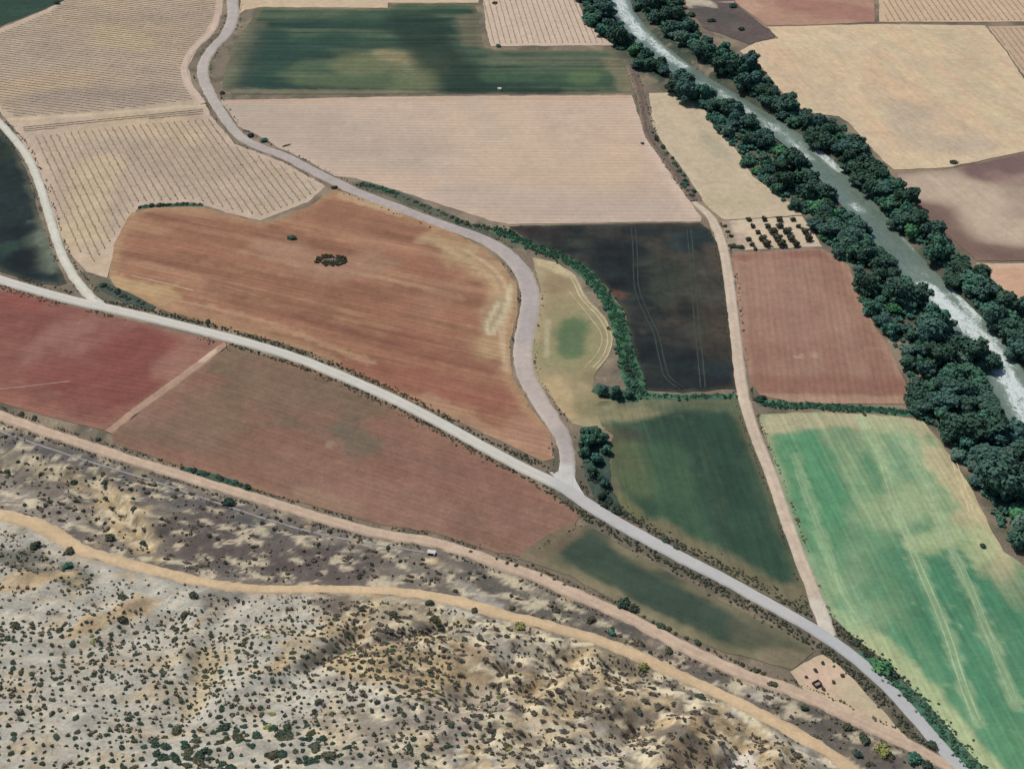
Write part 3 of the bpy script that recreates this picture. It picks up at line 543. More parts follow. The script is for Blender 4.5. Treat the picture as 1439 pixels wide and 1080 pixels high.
# ------------------------------------------------------------------ river
def water_mat():
    b = NB('river_water'); co = b.coord(); a = b.n('ShaderNodeAttribute'); a.attribute_name = 'soil'
    sx = b.n('ShaderNodeSeparateColor'); b.l(a.outputs['Color'], sx.inputs[0]); foam = sx.outputs[0]
    ang = wang((1090,180),(1330,425)); r = b.rot(co, ang, 1.8, 1)
    n1 = b.noise(r, 0.7, 9, 0.85, 1.4); n2 = b.noise(r, 0.22, 6, 0.7, 0.8)
    v = b.math('ADD', b.math('ADD', b.math('MULTIPLY', n1, 1.1), b.math('MULTIPLY', n2, 0.45)), b.math('MULTIPLY', foam, 0.31))
    f = b.rng(v, 1.0, 1.12, 0, 0.95)
    mid = b.rng(v, 0.6, 1.0, 0, 1)
    c = b.mix(mid, tuple(C('#53655c')), tuple(C('#788a7e'))); c = b.mix(f, c, tuple(C('#ced8d8')))
    b.l(c, b.b.inputs['Base Color']); b.l(b.rng(f, 0, 1, 0.22, 0.8), b.b.inputs['Roughness'])
    b.b.inputs['Specular IOR Level'].default_value = 0.4
    b.bump(n1, 0.35, 0.25); return b.m
FOAM = [([(868,0),(880,25),(905,55)], 7, 1.0), ([(905,50),(940,82),(960,95)], 5, 0.95), ([(985,118),(1000,125)], 3, 0.7), ([(1010,130),(1050,158),(1090,185)], 5, 0.8), ([(1090,180),(1130,215)], 6, 0.6),
        ([(1150,215),(1180,240)], 4, 1.0), ([(1110,200),(1140,225)], 3, 0.8), ([(1200,290),(1210,298)], 4, 0.8), ([(1270,335),(1285,350)], 2, 0.6), ([(1290,385),(1330,420)], 8, 0.45), ([(1340,400),(1360,430),(1370,450)], 5, 0.95),
        ([(1300,405),(1350,450),(1400,500),(1430,560),(1450,600)], 7, 1.1), ([(1390,480),(1420,540)], 8, 0.9)]
q = smooth(np.column_stack([at(PX_R), np.interp(np.linspace(0, 1, len(PX_R)), [0, .4, .6, .8, 1], [8, 8, 9.5, 11, 13])]), 2.0)
c = q[:, :2]; t = np.gradient(c, axis=0); t /= np.hypot(t[:, 0], t[:, 1])[:, None]; nrm = np.stack([-t[:, 1], t[:, 0]], 1)
k = 25; ss = np.linspace(-1, 1, k); V = (c[:, None, :]+nrm[:, None, :]*(ss[None, :, None]*q[:, 2][:, None, None])).reshape(-1, 2)
wl = undul(V[:, 0], V[:, 1])-1.7
fo = np.zeros(len(V))
for pts, hw, amt in FOAM:
    dd, _ = pdist(V[:, 0], V[:, 1], at(pts)); fo = np.maximum(fo, amt*(1-sstep(hw*0.3, hw*1.3, dd)))
ff = [[i*k+j, i*k+j+1, (i+1)*k+j+1, (i+1)*k+j] for i in range(len(c)-1) for j in range(k-1)]
o = link('river', mesh('river', np.column_stack([V, wl]), ff, water_mat(), np.stack([fo, fo, fo], 1), True)); tag(o, kind='structure')
#PART2
# ------------------------------------------------------------------ vegetation
def leaf_mat(name, hexes, var=0.3, rough=0.9):
    b = NB(name); co = b.coord()
    oi = b.n('ShaderNodeObjectInfo'); n = b.noise(co, 0.8, 3); n2 = b.noise(co, 3.5, 3)
    c = b.mix(b.rng(n, 0.35, 0.65, 0, 1), tuple(C(hexes[0])), tuple(C(hexes[1])))
    if len(hexes) > 2: c = b.mix(b.rng(oi.outputs['Random'], 0, 1, 0, 0.8), c, tuple(C(hexes[2])))
    f = b.math('MULTIPLY', b.rng(oi.outputs['Random'], 0, 1, 1-var, 1+var), b.rng(n2, 0.3, 0.7, 0.75, 1.25))
    b.l(b.scale(c, f), b.b.inputs['Base Color']); b.b.inputs['Roughness'].default_value = rough
    return b.m
M_BARK = leaf_mat('bark', ['#6a5f54', '#51473e'])
M_DARK = leaf_mat('leaves_dark', ['#3c6050', '#54795f', '#375553'], 0.4)
M_GREY = leaf_mat('leaves_grey', ['#5c7a6c', '#71907c', '#557468'], 0.25)
M_MID = leaf_mat('leaves_mid', ['#467660', '#5b8e6c', '#3e6c60'], 0.25)
M_BRIGHT = leaf_mat('leaves_bright', ['#4d8a5a', '#63995f', '#4a825a'], 0.25)
M_SHK = leaf_mat('leaves_shrub_dark', ['#3c5445', '#4a6350', '#384d42'], 0.25)
M_BROWN = leaf_mat('leaves_brown_scrub', ['#6a6156', '#7b7062', '#5f584f'], 0.25)
M_OLIVE = leaf_mat('leaves_olive', ['#5a5a43', '#6c6a4e', '#515543'], 0.25)
M_YEL = leaf_mat('leaves_yellow', ['#84884a', '#9a9a58'], 0.15)
M_SHRUB = leaf_mat('leaves_shrub', ['#4b5845', '#5c6852', '#455447'], 0.3)
M_DRY = leaf_mat('dry_weeds', ['#80765f', '#958a72', '#716a57'], 0.2)
M_VINE = leaf_mat('leaves_vine', ['#9c8e76', '#a89a82', '#948773'], 0.15)
M_REED = leaf_mat('leaves_reed', ['#3e6b50', '#4d7a58', '#38604c'], 0.25)

def ball(cx, cy, cz, rx, ry, rz, rs, nu=7, nv=5, am=0.18):
    v = []; f = []
    for j in range(nv+1):
        th = math.pi*j/nv
        for i in range(nu):
            ph = 2*math.pi*(i+0.5*(j % 2))/nu; k = 1+am*(rs.rand()*2-1)
            v.append((cx+rx*k*math.sin(th)*math.cos(ph), cy+ry*k*math.sin(th)*math.sin(ph), cz+rz*k*math.cos(th)))
    for j in range(nv):
        for i in range(nu):
            f.append([j*nu+i, (j+1)*nu+i, (j+1)*nu+(i+1) % nu, j*nu+(i+1) % nu])
    return v, f
def leaves(rs, lobes, n, size, low=-0.35):
    V = []; F = []
    w = np.array([l[3]*l[4]+l[3]*l[5] for l in lobes]); w = w/w.sum()
    for li in rs.choice(len(lobes), n, p=w):
        cx, cy, cz, rx, ry, rz = lobes[li]
        while True:
            d = rs.randn(3); d /= np.linalg.norm(d)
            if d[2] > low: break
        rr = 0.8+0.42*rs.rand()**1.5
        p = np.array([cx, cy, cz])+d*np.array([rx, ry, rz])*rr
        nrm = d*1.2+rs.randn(3)*0.55; nrm /= np.linalg.norm(nrm)
        a = np.cross(nrm, rs.randn(3)); a /= np.linalg.norm(a); bb = np.cross(nrm, a)
        s = size*(0.6+0.8*rs.rand()); k = len(V)
        for u, q in ((-1, -0.55), (0.1, -0.75), (1, 0.0), (0.1, 0.75), (-0.8, 0.5)):
            V.append(p+a*u*s+bb*q*s+nrm*0.12*s*(rs.rand()-0.5))
        F.append([k, k+1, k+2, k+3, k+4])
    return V, F
def join(parts):
    V = []; F = []
    for v, f in parts:
        k = len(V); V += [tuple(q) for q in v]; F += [[i+k for i in g] for g in f]
    return V, F
def tube(pts, rad, n=6):
    v = []; f = []
    for (x, y, z), r in zip(pts, rad):
        for i in range(n):
            a = 2*math.pi*i/n; v.append((x+r*math.cos(a), y+r*math.sin(a), z))
    for j in range(len(pts)-1):
        for i in range(n): f.append([j*n+i, j*n+(i+1) % n, (j+1)*n+(i+1) % n, (j+1)*n+i])
    f.append([(len(pts)-1)*n+i for i in range(n)]); return v, f

def tree_meshes(seed, r, h, mat, nl=13, nleaf=1500, size=0.55, base=0.22):
    rs = np.random.RandomState(seed); lobes = []
    lobes.append((0, 0, h*0.58, r*0.62, r*0.62, h*0.36))
    for i in range(nl):
        a = 2*math.pi*(i/nl)+rs.rand()*0.7; q = r*(0.3+0.5*rs.rand()); zz = h*(0.22+0.7*rs.rand()*(1.15-q/r*0.5))
        lr = r*(0.2+0.24*rs.rand()); lobes.append((q*math.cos(a), q*math.sin(a), zz, lr, lr, lr*(0.85+0.4*rs.rand())))
    core = [ball(l[0], l[1], l[2], l[3]*0.8, l[4]*0.8, l[5]*0.8, rs) for l in lobes]
    crown = join(core+[leaves(rs, lobes, nleaf, size)])
    tp = [tube([(0, 0, -0.4), (0.1, 0, h*0.2), (0.2*rs.randn(), 0.2*rs.randn(), h*0.5)], [0.055*r+0.08, 0.05*r+0.05, 0.03*r])]
    for i in range(4):
        l = lobes[1+2*i % nl]; tp.append(tube([(0, 0, h*0.22), (l[0]*0.5, l[1]*0.5, (h*0.22+l[2])*0.5), (l[0], l[1], l[2])], [0.03*r+0.03, 0.025*r, 0.012*r], 5))
    tk = join(tp)
    return mesh('tree_crown', crown[0], crown[1], mat), mesh('tree_trunk', tk[0], tk[1], M_BARK)
def shrub_mesh(seed, mat, nl=6, nleaf=200, size=0.15, flatn=0.7):
    """unit radius"""
    rs = np.random.RandomState(seed); lobes = [(0, 0, 0.35*flatn, 0.62, 0.62, 0.6*flatn)]
    for i in range(nl):
        a = 2*math.pi*i/nl+rs.rand(); q = 0.35+0.25*rs.rand(); lr = 0.34+0.16*rs.rand()
        lobes.append((q*math.cos(a), q*math.sin(a), (0.25+0.35*rs.rand())*flatn, lr, lr, lr*flatn))
    v, f = join([ball(l[0], l[1], l[2], l[3]*0.85, l[4]*0.85, l[5]*0.85, rs, 6, 4) for l in lobes]+[leaves(rs, lobes, nleaf, size, -0.2)])
    return mesh('shrub', v, f, mat)
def poisson(poly_px, dmin, lift=0.0, tries=6000, dens=None, seed=1, keep=None):
    rs = np.random.RandomState(seed); hf = (lambda x, y: terrain(x, y)+lift) if lift else terrain
    w = at_h(poly_px, hf); x0, y0 = w.min(0); x1, y1 = w.max(0)
    c = np.stack([x0+(x1-x0)*rs.rand(tries), y0+(y1-y0)*rs.rand(tries)], 1)
    c = c[inside(c[:, 0], c[:, 1], w)]; out = [] if keep is None else list(keep); n0 = len(out)
    rad = []
    for p in c:
        dm = dmin if not callable(dmin) else dmin(p)
        if not out or np.min(np.hypot(*(np.array(out)-p).T)) > dm: out.append(p)
    return np.array(out[n0:])

BELT_L = [(812,-20),(824,24),(850,48),(876,70),(908,78),(886,90),(905,98),(942,100),(948,112),(936,122),(965,138),(985,150),(1008,182),(1020,194),(1040,214),(1060,244),(1085,262),(1102,280),(1130,298),(1152,325),(1166,346),(1195,370),(1210,408),(1228,438),(1252,465),(1260,495),(1277,520),(1282,556),(1298,588),(1328,608),(1348,640),(1372,665),(1388,700),(1402,730),(1418,752),(1470,800),
          (1470,690),(1440,635),(1418,600),(1396,568),(1380,535),(1385,508),(1356,485),(1336,455),(1306,425),(1276,398),(1258,372),(1232,350),(1214,324),(1190,298),(1172,276),(1145,255),(1122,230),(1096,206),(1078,190),(1054,174),(1030,158),(1004,142),(980,130),(950,108),(926,96),(896,66),(874,44),(858,24),(846,-20)]
BELT_R = [(900,-20),(955,-20),(955,20),(985,45),(1005,62),(1024,64),(1042,82),(1070,102),(1092,130),(1125,160),(1158,168),(1186,172),(1192,190),(1218,212),(1240,240),(1262,262),(1278,285),(1300,310),(1330,338),(1355,362),(1378,385),(1408,418),(1470,450),
          (1470,555),(1440,505),(1412,468),(1384,438),(1360,412),(1330,388),(1308,358),(1278,326),(1250,302),(1225,272),(1205,242),(1178,216),(1140,190),(1108,165),(1068,140),(1036,116),(1006,94),(982,74),(952,52),(922,32),(892,8)]
PROTO = []
for i in range(7): PROTO.append(('dark', tree_meshes(100+i, 4.6+0.35*(i % 4), 8.5+0.9*(i % 3), M_DARK)))
for i in range(4): PROTO.append(('green', tree_meshes(200+i, 4.0+0.4*(i % 3), 7.2+0.6*(i % 3), M_MID)))
for i in range(3): PROTO.append(('greyish green', tree_meshes(350+i, 3.8, 6.5, M_GREY)))
for i in range(2): PROTO.append(('bright green', tree_meshes(300+i, 3.6, 6.0, M_BRIGHT, size=0.6)))
def plant_tree(proto, x, y, s, rz, label, group=None, sz=None, name='riverside_tree', cat='tree'):
    t = bpy.data.objects.new(name, None); COL.objects.link(t); t.location = (x, y, T1(x, y)); t.rotation_euler = (0, 0, rz); t.scale = (s, s, sz or s)
    tag(t, label, cat, group)
    link('crown', proto[0], t); link('trunk', proto[1], t); return t
def seg_l(px):
    y = px[1]
    return ('between the striped vineyard and the white rapids' if y < 72 else 'on the near bank above the pale stubble strip' if y < 130 else 'on the near bank beside the pale stubble strip' if y < 285 else
            'on the near bank beside the small orchard' if y < 350 else 'on the near bank beside the red brown field' if y < 575 else 'between the bright green field and the river')
def seg_r(px):
    y = px[1]
    return ('on the far bank below the dark scrub plot' if y < 95 else 'on the far bank beside the wide straw field' if y < 225 else 'on the far bank beside the striped brown field' if y < 355 else 'on the far bank beside the tan field')
NT = 0
for belt, seg, sd_, cnt in ((BELT_L, seg_l, 3, 168), (BELT_R, seg_r, 4, 130)):
    pts = poisson(belt, 5.6, 2.6, 9000, seed=sd_); rs = np.random.RandomState(sd_+20)
    pp = to_px(pts[:, 0], pts[:, 1], terrain(pts[:, 0], pts[:, 1])+3)
    keep = (pp[:, 0] < 1462) & (pp[:, 1] > -18); pts, pp = pts[keep], pp[keep]
    dr_, sgn = pdist(pts[:, 0], pts[:, 1], R0)
    order = rs.permutation(len(pts))[:cnt]
    for i in order:
        x, y = pts[i]
        near_river = dr_[i] < 15
        r = rs.rand()
        outer = dr_[i] > 26
        kind = rs.randint(7) if r < (0.45 if outer else 0.66) else 7+rs.randint(4) if r < (0.78 if outer else 0.86) else 11+rs.randint(3) if r < 0.92 else 14+rs.randint(2)
        s = 0.78+0.62*rs.rand()**0.8
        if pp[i][1] > 470 and belt is BELT_L and kind < 7: s *= 1.2
        if outer and kind >= 7: s *= 0.75
        elif outer and rs.rand() < 0.45: s *= 0.72
        if kind >= 14: s *= 0.85
        nm = PROTO[kind][0]
        plant_tree(PROTO[kind][1], x, y, s, rs.rand()*6.28, nm+' leafy tree '+seg(pp[i]), 'trees '+seg(pp[i]), s*(0.5+0.4*rs.rand())); NT += 1
print('riverside trees', NT)

# ---- things of the same mesh scattered as one mass
def mass(name, protos, pos, scl, rot, mat=None, lift=0.0, label=None):
    V = []; F = []; off = 0; z = terrain(pos[:, 0], pos[:, 1])+lift
    pd = [(np.array([v.co[:] for v in m.vertices]), [list(p.vertices) for p in m.polygons]) for m in protos]
    for i in range(len(pos)):
        v, f = pd[i % len(pd)]; c, s = math.cos(rot[i]), math.sin(rot[i]); k = scl[i]
        k = np.array([k, k, k]) if np.ndim(k) == 0 else k
        q = v*k; V.append(np.column_stack([q[:, 0]*c-q[:, 1]*s+pos[i, 0], q[:, 0]*s+q[:, 1]*c+pos[i, 1], q[:, 2]+z[i]]))
        F += [[a+off for a in g] for g in f]; off += len(v)
    o = link(name, mesh(name, np.vstack(V), F, mat or protos[0].materials[0])); tag(o, label, kind='stuff'); return o
def tuft_mesh(seed, mat, n=9, size=0.5):
    rs = np.random.RandomState(seed); V = []; F = []
    for i in range(n):
        a = rs.rand()*6.28; q = rs.rand()*0.45; p = np.array([q*math.cos(a), q*math.sin(a), 0]); t = rs.rand()*6.28
        d = np.array([math.cos(t), math.sin(t), 0])*size*0.5; top = np.array([0.35*rs.randn(), 0.35*rs.randn(), 0.55+0.5*rs.rand()])*size*1.3
        k = len(V); V += [p-d, p+d, p+d*0.7+top, p-d*0.7+top]; F.append([k, k+1, k+2, k+3])
    return mesh('tuft', V, F, mat)
SHR_D = [shrub_mesh(10+i, M_SHRUB) for i in range(5)]; SHR_O = [shrub_mesh(20+i, M_OLIVE) for i in range(3)]; SHR_G = [shrub_mesh(30+i, M_MID) for i in range(4)]
SHR_B = [shrub_mesh(40+i, M_BRIGHT) for i in range(3)]; SHR_Y = [shrub_mesh(50+i, M_YEL) for i in range(2)]; SHR_K = [shrub_mesh(60+i, M_SHK) for i in range(3)]
LOW = [shrub_mesh(70+i, M_SHRUB, 4, 60, 0.22, 0.6) for i in range(4)]; LOWD = [shrub_mesh(80+i, M_DRY, 3, 34, 0.32) for i in range(4)]; LOWR = [shrub_mesh(85+i, M_REED, 3, 34, 0.32) for i in range(4)]
TUF = [tuft_mesh(i, M_DRY) for i in range(5)]
rs = np.random.RandomState(9)
# undergrowth below the riverside trees
und = []
for belt, sd_ in ((BELT_L, 5), (BELT_R, 6)):
    und.append(poisson(belt, 2.5, 1.2, 10000, seed=sd_))
und = np.vstack(und); dd, _ = pdist(und[:, 0], und[:, 1], R0); und = und[dd > RHW-0.5]
mass('riverside_undergrowth', [shrub_mesh(90+i, (M_MID, M_DARK, M_MID, M_GREY)[i], 5, 90, 0.24, 0.8) for i in range(4)], und, 1.3+1.3*rs.rand(len(und)), rs.rand(len(und))*6.28, label='tangled green undergrowth along both river banks')

# ---- single bushes and shrubs
def shrub(meshes, px, r, label, group=None, sq=None, name='shrub', cat='shrub', i=[0]):
    w = at([px])[0]; i[0] += 1; m = meshes[i[0] % len(meshes)]
    o = bpy.data.objects.new(name, m); COL.objects.link(o); o.location = (w[0], w[1], T1(*w)-0.05*r+0.15)
    o.rotation_euler = (0, 0, i[0]*2.4); k = sq or (1, 1, 1); o.scale = (r*k[0], r*k[1], r*k[2]); tag(o, label, cat, group); return o
# hillside shrubs
HILLPOLY = [(-30,735),(60,760),(110,790),(200,812),(310,838),(430,842),(560,846),(670,866),(780,898),(900,940),(1020,996),(1110,1045),(1160,1075),(1180,1110),(-30,1110)]
def dens(px):
    x, y = px; d = 1.0
    if y < 900 and x < 420: d = 0.55
    if x > 480 and y < 960: d = 0.45
    if x > 700: d = 0.42
    if y > 880 and x < 620: d = 1.15
    return d
cand = poisson(HILLPOLY, 1.95, 0, 26000, seed=21); cp_ = to_px(cand[:, 0], cand[:, 1], terrain(cand[:, 0], cand[:, 1]))
GRID = [(-40,850),(120,880),(250,890),(420,915),(480,985),(600,1010),(720,1035),(760,1115),(-40,1115)]
gw_ = at(GRID); cand = cand[~inside(cand[:, 0], cand[:, 1], gw_)]
x0, y0 = gw_.min(0); x1, y1 = gw_.max(0); gg = []
for jj, yy in enumerate(np.arange(y0, y1, 2.7)):
    for xx in np.arange(x0, x1, 2.8): gg.append((xx+(jj % 2)*1.5+0.15*(yy-y0), yy+0.12*(xx-x0)))
gg = np.array(gg)+rs.randn(len(gg), 2)*0.42; gg = gg[inside(gg[:, 0], gg[:, 1], gw_)]; ng = len(cand); cand = np.vstack([cand, gg]); cp_ = to_px(cand[:, 0], cand[:, 1], terrain(cand[:, 0], cand[:, 1]))
kk = [i for i in range(len(cand)) if (i >= ng and rs.rand() < 0.42+0.95*float(fbm(np.array([cand[i, 0]/14]), np.array([cand[i, 1]/14]), 3)[0])) or (i < ng and rs.rand() < dens(cp_[i])*0.95*(0.5+0.95*float(fbm(np.array([cand[i, 0]/16]), np.array([cand[i, 1]/16]), 3)[0])))]
cand = cand[kk]; cp_ = cp_[kk]
size = 0.42+0.5*rs.rand(len(cand))**1.4
size = size*np.where((cp_[:, 0] > 720) | (cp_[:, 1] < 870), 0.85, 1.12)
size = np.where((np.hypot((cp_[:, 0]-340)/130, (cp_[:, 1]-1055)/38) < 1) & (rs.rand(len(cand)) < 0.75), size*1.75, size)
big = np.argsort(-size)
vis = [i for i in big if -5 < cp_[i][0] < 1445 and cp_[i][1] < 1085]
top = set(vis[:255])
def place(px):
    x, y = px
    v = 'at the bottom edge' if y > 1010 else 'halfway down' if y > 900 else 'just below the hill track'
    h = 'left' if x < 330 else 'middle' if x < 680 else 'right'
    return v+' of the grey hillside, '+h+' part'
for i in top:
    g = rs.rand(); deep = np.hypot((cp_[i][0]-400)/330, (cp_[i][1]-1060)/75) < 1
    ms, nm = (SHR_K, 'dark blue green') if deep and g < 0.7 else (SHR_D, 'dark grey green') if g < 0.72 else (SHR_O, 'olive brown') if g < 0.95 else (SHR_Y, 'yellow green')
    o = bpy.data.objects.new('hillside_shrub', ms[rs.randint(len(ms))]); COL.objects.link(o); x, y = cand[i]
    o.location = (x, y, T1(x, y)-0.08); o.rotation_euler = (0, 0, rs.rand()*6.28); k = size[i]; o.scale = (k*(1.1+0.5*rs.rand()), k, k*0.7)
    tag(o, 'round '+nm+' shrub '+place(cp_[i]), 'shrub', nm+' shrubs '+place(cp_[i]))
rest = np.array([i for i in range(len(cand)) if i not in top])
mass('hillside_scrub', LOW, cand[rest], size[rest]*0.95, rs.rand(len(rest))*6.28, label='small dark scrub dotted over the grey hillside')
print('hill shrubs', len(cand), 'single', len(top))
# low dry tufts over the hill and the strip between the tracks
hp = poisson(HILLPOLY, 1.0, 0, 7000, seed=22); kx = fbm(hp[:, 0]/12, hp[:, 1]/8, 3) > 0.47; hp = hp[kx]
STRIP = [(-30,590),(60,620),(180,660),(300,700),(420,732),(540,768),(620,790),(700,812),(813,860),(960,930),(1110,992),(1227,1045),(1300,1085),(1230,1085),(1170,1050),(1070,992),(960,938),(840,884),(720,852),(620,826),(500,814),(370,814),(250,796),(150,770),(80,738),(-30,705)]
spt = poisson(STRIP, 1.5, 0, 7000, seed=23); kx = fbm(spt[:, 0]/9+7, spt[:, 1]/6, 3) > 0.44; spt = spt[kx]
allp = np.vstack([hp, spt]); mass('dry_hill_grass', TUF+LOWD, allp, 0.4+0.5*rs.rand(len(allp)), rs.rand(len(allp))*6.28, label='dry brown grass and low scrub on the slope')
sp2 = poisson(STRIP, 3.2, 0, 3000, seed=24); sp2 = sp2[rs.rand(len(sp2)) < 0.4]
mass('slope_scrub', LOW, sp2, 0.5+0.6*rs.rand(len(sp2)), rs.rand(len(sp2))*6.28, label='small dark scrub between the two dirt tracks')
# named hill and verge bushes: (pixel, radius m, kind, label)
BRW = [shrub_mesh(95+i, M_BROWN, 5, 70, 0.24, 0.35) for i in range(4)]
bp = poisson([(440,850),(560,850),(670,872),(780,904),(900,946),(1020,1002),(1110,1050),(1160,1085),(760,1085),(560,1010),(440,960)], 3.0, 0, 5000, seed=41)
bp = np.vstack([bp[rs.rand(len(bp)) < 0.55], spt[rs.rand(len(spt)) < 0.16]])
mass('brown_scrub', BRW, bp, [np.array([1.2+1.0*a, 0.7+0.4*b_, 0.8]) for a, b_ in rs.rand(len(bp), 2)], -0.5+0.5*rs.rand(len(bp)), label='flat brown scrub patches over the sandy slope')
K_ = {'d': SHR_D, 'o': SHR_O, 'g': SHR_G, 'b': SHR_B, 'y': SHR_Y, 'k': SHR_K}
for px, r, kd, lab in [
    ((172,841),1.9,'d','big dark shrub alone on pale soil below the hill track, nearest the left edge'), ((272,838),1.9,'d','big dark shrub by the hill track where the footpath meets it'),
    ((258,866),1.5,'o','yellowish olive bush below the dark shrub by the hill track'), ((172,872),1.7,'o','wide olive bush on the yellow bank below the lone dark shrub'), ((22,880),1.7,'o','flat olive bush at the left edge of the hillside'),
    ((10,898),1.2,'d','dark shrub at the far left just below the flat olive bush'), ((84,886),1.2,'o','brown round bush beside the yellow bank at left'),
    ((154,756),1.9,'o','olive bush at the end of the yellow gully above the hill track'), ((201,764),1.3,'d','small dark bush right of the olive gully bush'), ((98,776),2.0,'o','olive bush under the bend of the hill track'), ((95,796),2.0,'g','green bush below the bend of the hill track'), ((50,768),2.2,'d','dark shrub patch left of the hill track bend'),
    ((104,680),1.9,'k','dark round bush on the slope between the tracks at left'), ((10,664),1.4,'d','dark bush at left edge above the hill track'), ((145,667),1.2,'o','olive bush on the yellow slope under the ditch, upper one'), ((147,678),1.3,'d','dark bush on the yellow slope under the ditch, lower one'), ((70,706),1.2,'o','brownish bush on yellow earth beside the hill track'),
    ((148,702),1.2,'d','dark bush on the yellow gully'), ((187,716),1.3,'o','olive bush right of the yellow gully'), ((183,688),1.0,'d','small dark bush on the grey slope right of the gully'), ((322,707),2.6,'k','large dark green bush beside the farm track below the hedge'),
    ((604,848),1.6,'d','dark bush hugging the lower edge of the hill track, middle'), ((667,858),1.3,'o','reddish olive bush on the edge of the hill track'), ((730,881),1.9,'y','yellow green bush below the hill track'), ((905,938),1.8,'y','yellow green scrub at the hill track right of the yellow cliffs'), ((985,980),1.6,'d','dark bush on the hill track side above the sandy ridge'),
    ((612,872),1.7,'o','olive bush in the gully below the hill track'), ((620,884),1.4,'d','dark bush deeper in the gully'), ((552,864),1.6,'o','olive bush on the sandy knoll'), ((508,857),1.3,'d','dark bush on the knoll top'), ((898,1001),1.2,'d','dark bush on the pale crest at right'),
    ((1240,1055),2.5,'y','bright yellow green bush at the foot of the dirt track near the road'), ((1285,1066),2.6,'g','green bush at the foot of the dirt track beside the yellow one'), ((1302,1076),2.0,'k','dark bush near the road at the bottom right'), ((1310,1048),1.8,'d','dark bush between dirt track and road at the bottom'),
    ((1215,1040),2.0,'d','dark scrub bush left of the yellow bush'), ((1190,1022),1.6,'o','olive scrub bush between the dirt tracks at bottom right'), ((1130,995),1.4,'d','dark scrub bush between the dirt tracks'), ((1085,962),1.5,'o','olive bush by the lower edge of the farm track'), ((1205,1060),1.8,'k','dark bush at the end of the hill track'),
    ((720,855),1.2,'o','olive scrub bush between tracks, middle right'), ((830,872),1.6,'o','grey green bush between the tracks below the lone verge bush'), ((860,890),1.5,'g','green bush between the tracks, right of middle'), ((940,915),1.5,'o','olive bush between tracks before the dark hollow'),
    ((352,191),2.2,'k','blackish bush on the gravel road beside the pale field'), ((371,198),2.3,'g','green bush on the gravel road next to the blackish one'),
    ((1340,229),2.4,'d','lone dark bush on the grass line between straw and brown fields'), ((1215,583),1.0,'d','tiny dark bush at the top of the bright green field'), ((1381,768),1.4,'k','dark bush standing in the bright green field'), ((1068,562),2.4,'k','dark bush at the track end of the green ditch'),
    ((410,335),2.4,'g','green bramble patch in the red field'), ((1238,938),4.0,'b','large bright green bush beside the road at bottom right'), ((1252,948),2.6,'k','dark bush joined to the large bright green roadside bush'),
    ((876,850),2.6,'k','dark bush on the verge of the narrow green field, left of the pair'), ((890,856),2.2,'d','dark bush on the verge of the narrow green field, right of the pair'), ((928,880),1.7,'d','small bush on the verge below the narrow green field'), ((980,903),1.3,'d','smallest bush on the verge below the narrow green field'),
    ((856,705),2.0,'k','dark bush where the road bends below the tree clump'), ((868,720),1.8,'k','dark bush at the roadside, last below the tree clump'), ((935,760),1.7,'d','dark bush on the road verge of the dark green field'), ((950,770),1.3,'d','small bush on the road verge of the dark green field'),
    ((292,452),1.4,'d','dark bush on the upper edge of the white road'), ((165,410),1.6,'d','bush beside the junction of the white roads'), ((145,402),2.0,'k','dark green bush in the corner of the white roads'), ((30,582),1.4,'o','olive bush on the upper verge of the farm track at left'), ((48,588),1.2,'o','second olive bush on the upper verge of the farm track'),
    ((138,618),1.1,'o','brown bush on the farm track verge below the dark red field'), ((312,131),1.8,'o','brown bush at the corner of the dark green field by the gravel road'), ((80,5),2.4,'k','dark bush at the tip of the green corner field'), ((700,65),2.0,'g','green bush at the corner of the striped vineyard'), ((695,5),2.0,'o','brown bush on the field line at the top'), ((470,264),1.6,'o','brown bush where vineyard, red field and gravel road meet'),
    ((868,69),2.0,'k','dark bush on the field line next to the riverside trees'), ((903,202),1.2,'d','small bush on the ditch beside the pale ploughed field'),
    ((1030,10),3.2,'k','dark bush on the scrub plot at the top'), ((1042,42),2.6,'k','dark bush low on the scrub plot'), ((1000,30),3,'d','dull bush in the middle of the scrub plot'), ((972,22),3.2,'k','dark bush at the left of the scrub plot')]:
    shrub(K_[kd], px, r, lab, None, (1.15, 0.95, 0.9), name='bush', cat='bush')
def hedge(pts, n, w, r, kinds, label, group, name='hedge_bush', cat='bush', seed=1):
    rs = np.random.RandomState(seed); q = smooth(at(pts), 1.0)
    for i in range(n):
        c = q[min(len(q)-1, int((i+0.5+0.6*(rs.rand()-0.5))/n*len(q)))]; a = rs.rand()*6.28; c = c+np.array([math.cos(a), math.sin(a)])*w*rs.rand()
        ms = K_[kinds[rs.randint(len(kinds))]]; o = bpy.data.objects.new(name, ms[rs.randint(len(ms))]); COL.objects.link(o)
        k = r*(0.7+0.6*rs.rand()); o.location = (c[0], c[1], T1(*c)); o.rotation_euler = (0, 0, rs.rand()*6.28); o.scale = (k*(0.9+0.4*rs.rand()), k, k*(0.8+0.3*rs.rand()))
        tag(o, label, cat, group)
hedge([(256,658),(285,665),(318,676),(348,685)], 14, 1.0, 1.3, 'gkg', 'green hedge bush in the row beside the farm track below the brown field', 'hedge along the farm track')
hedge([(193,292),(215,289),(240,288),(262,287),(282,288)], 11, 0.8, 1.5, 'gkk', 'dark green hedge bush between vineyard and red field', 'hedge below the vineyard')
hedge([(512,261),(535,266),(560,274)], 7, 2.0, 1.2, 'gb', 'green bush on the bank above the gravel road', 'green bushes above the gravel road')
hedge([(565,277),(610,296),(650,312),(690,325)], 16, 1.5, 1.2, 'dod', 'dull scrub bush on the bank between gravel road and pale field', 'scrub above the gravel road')
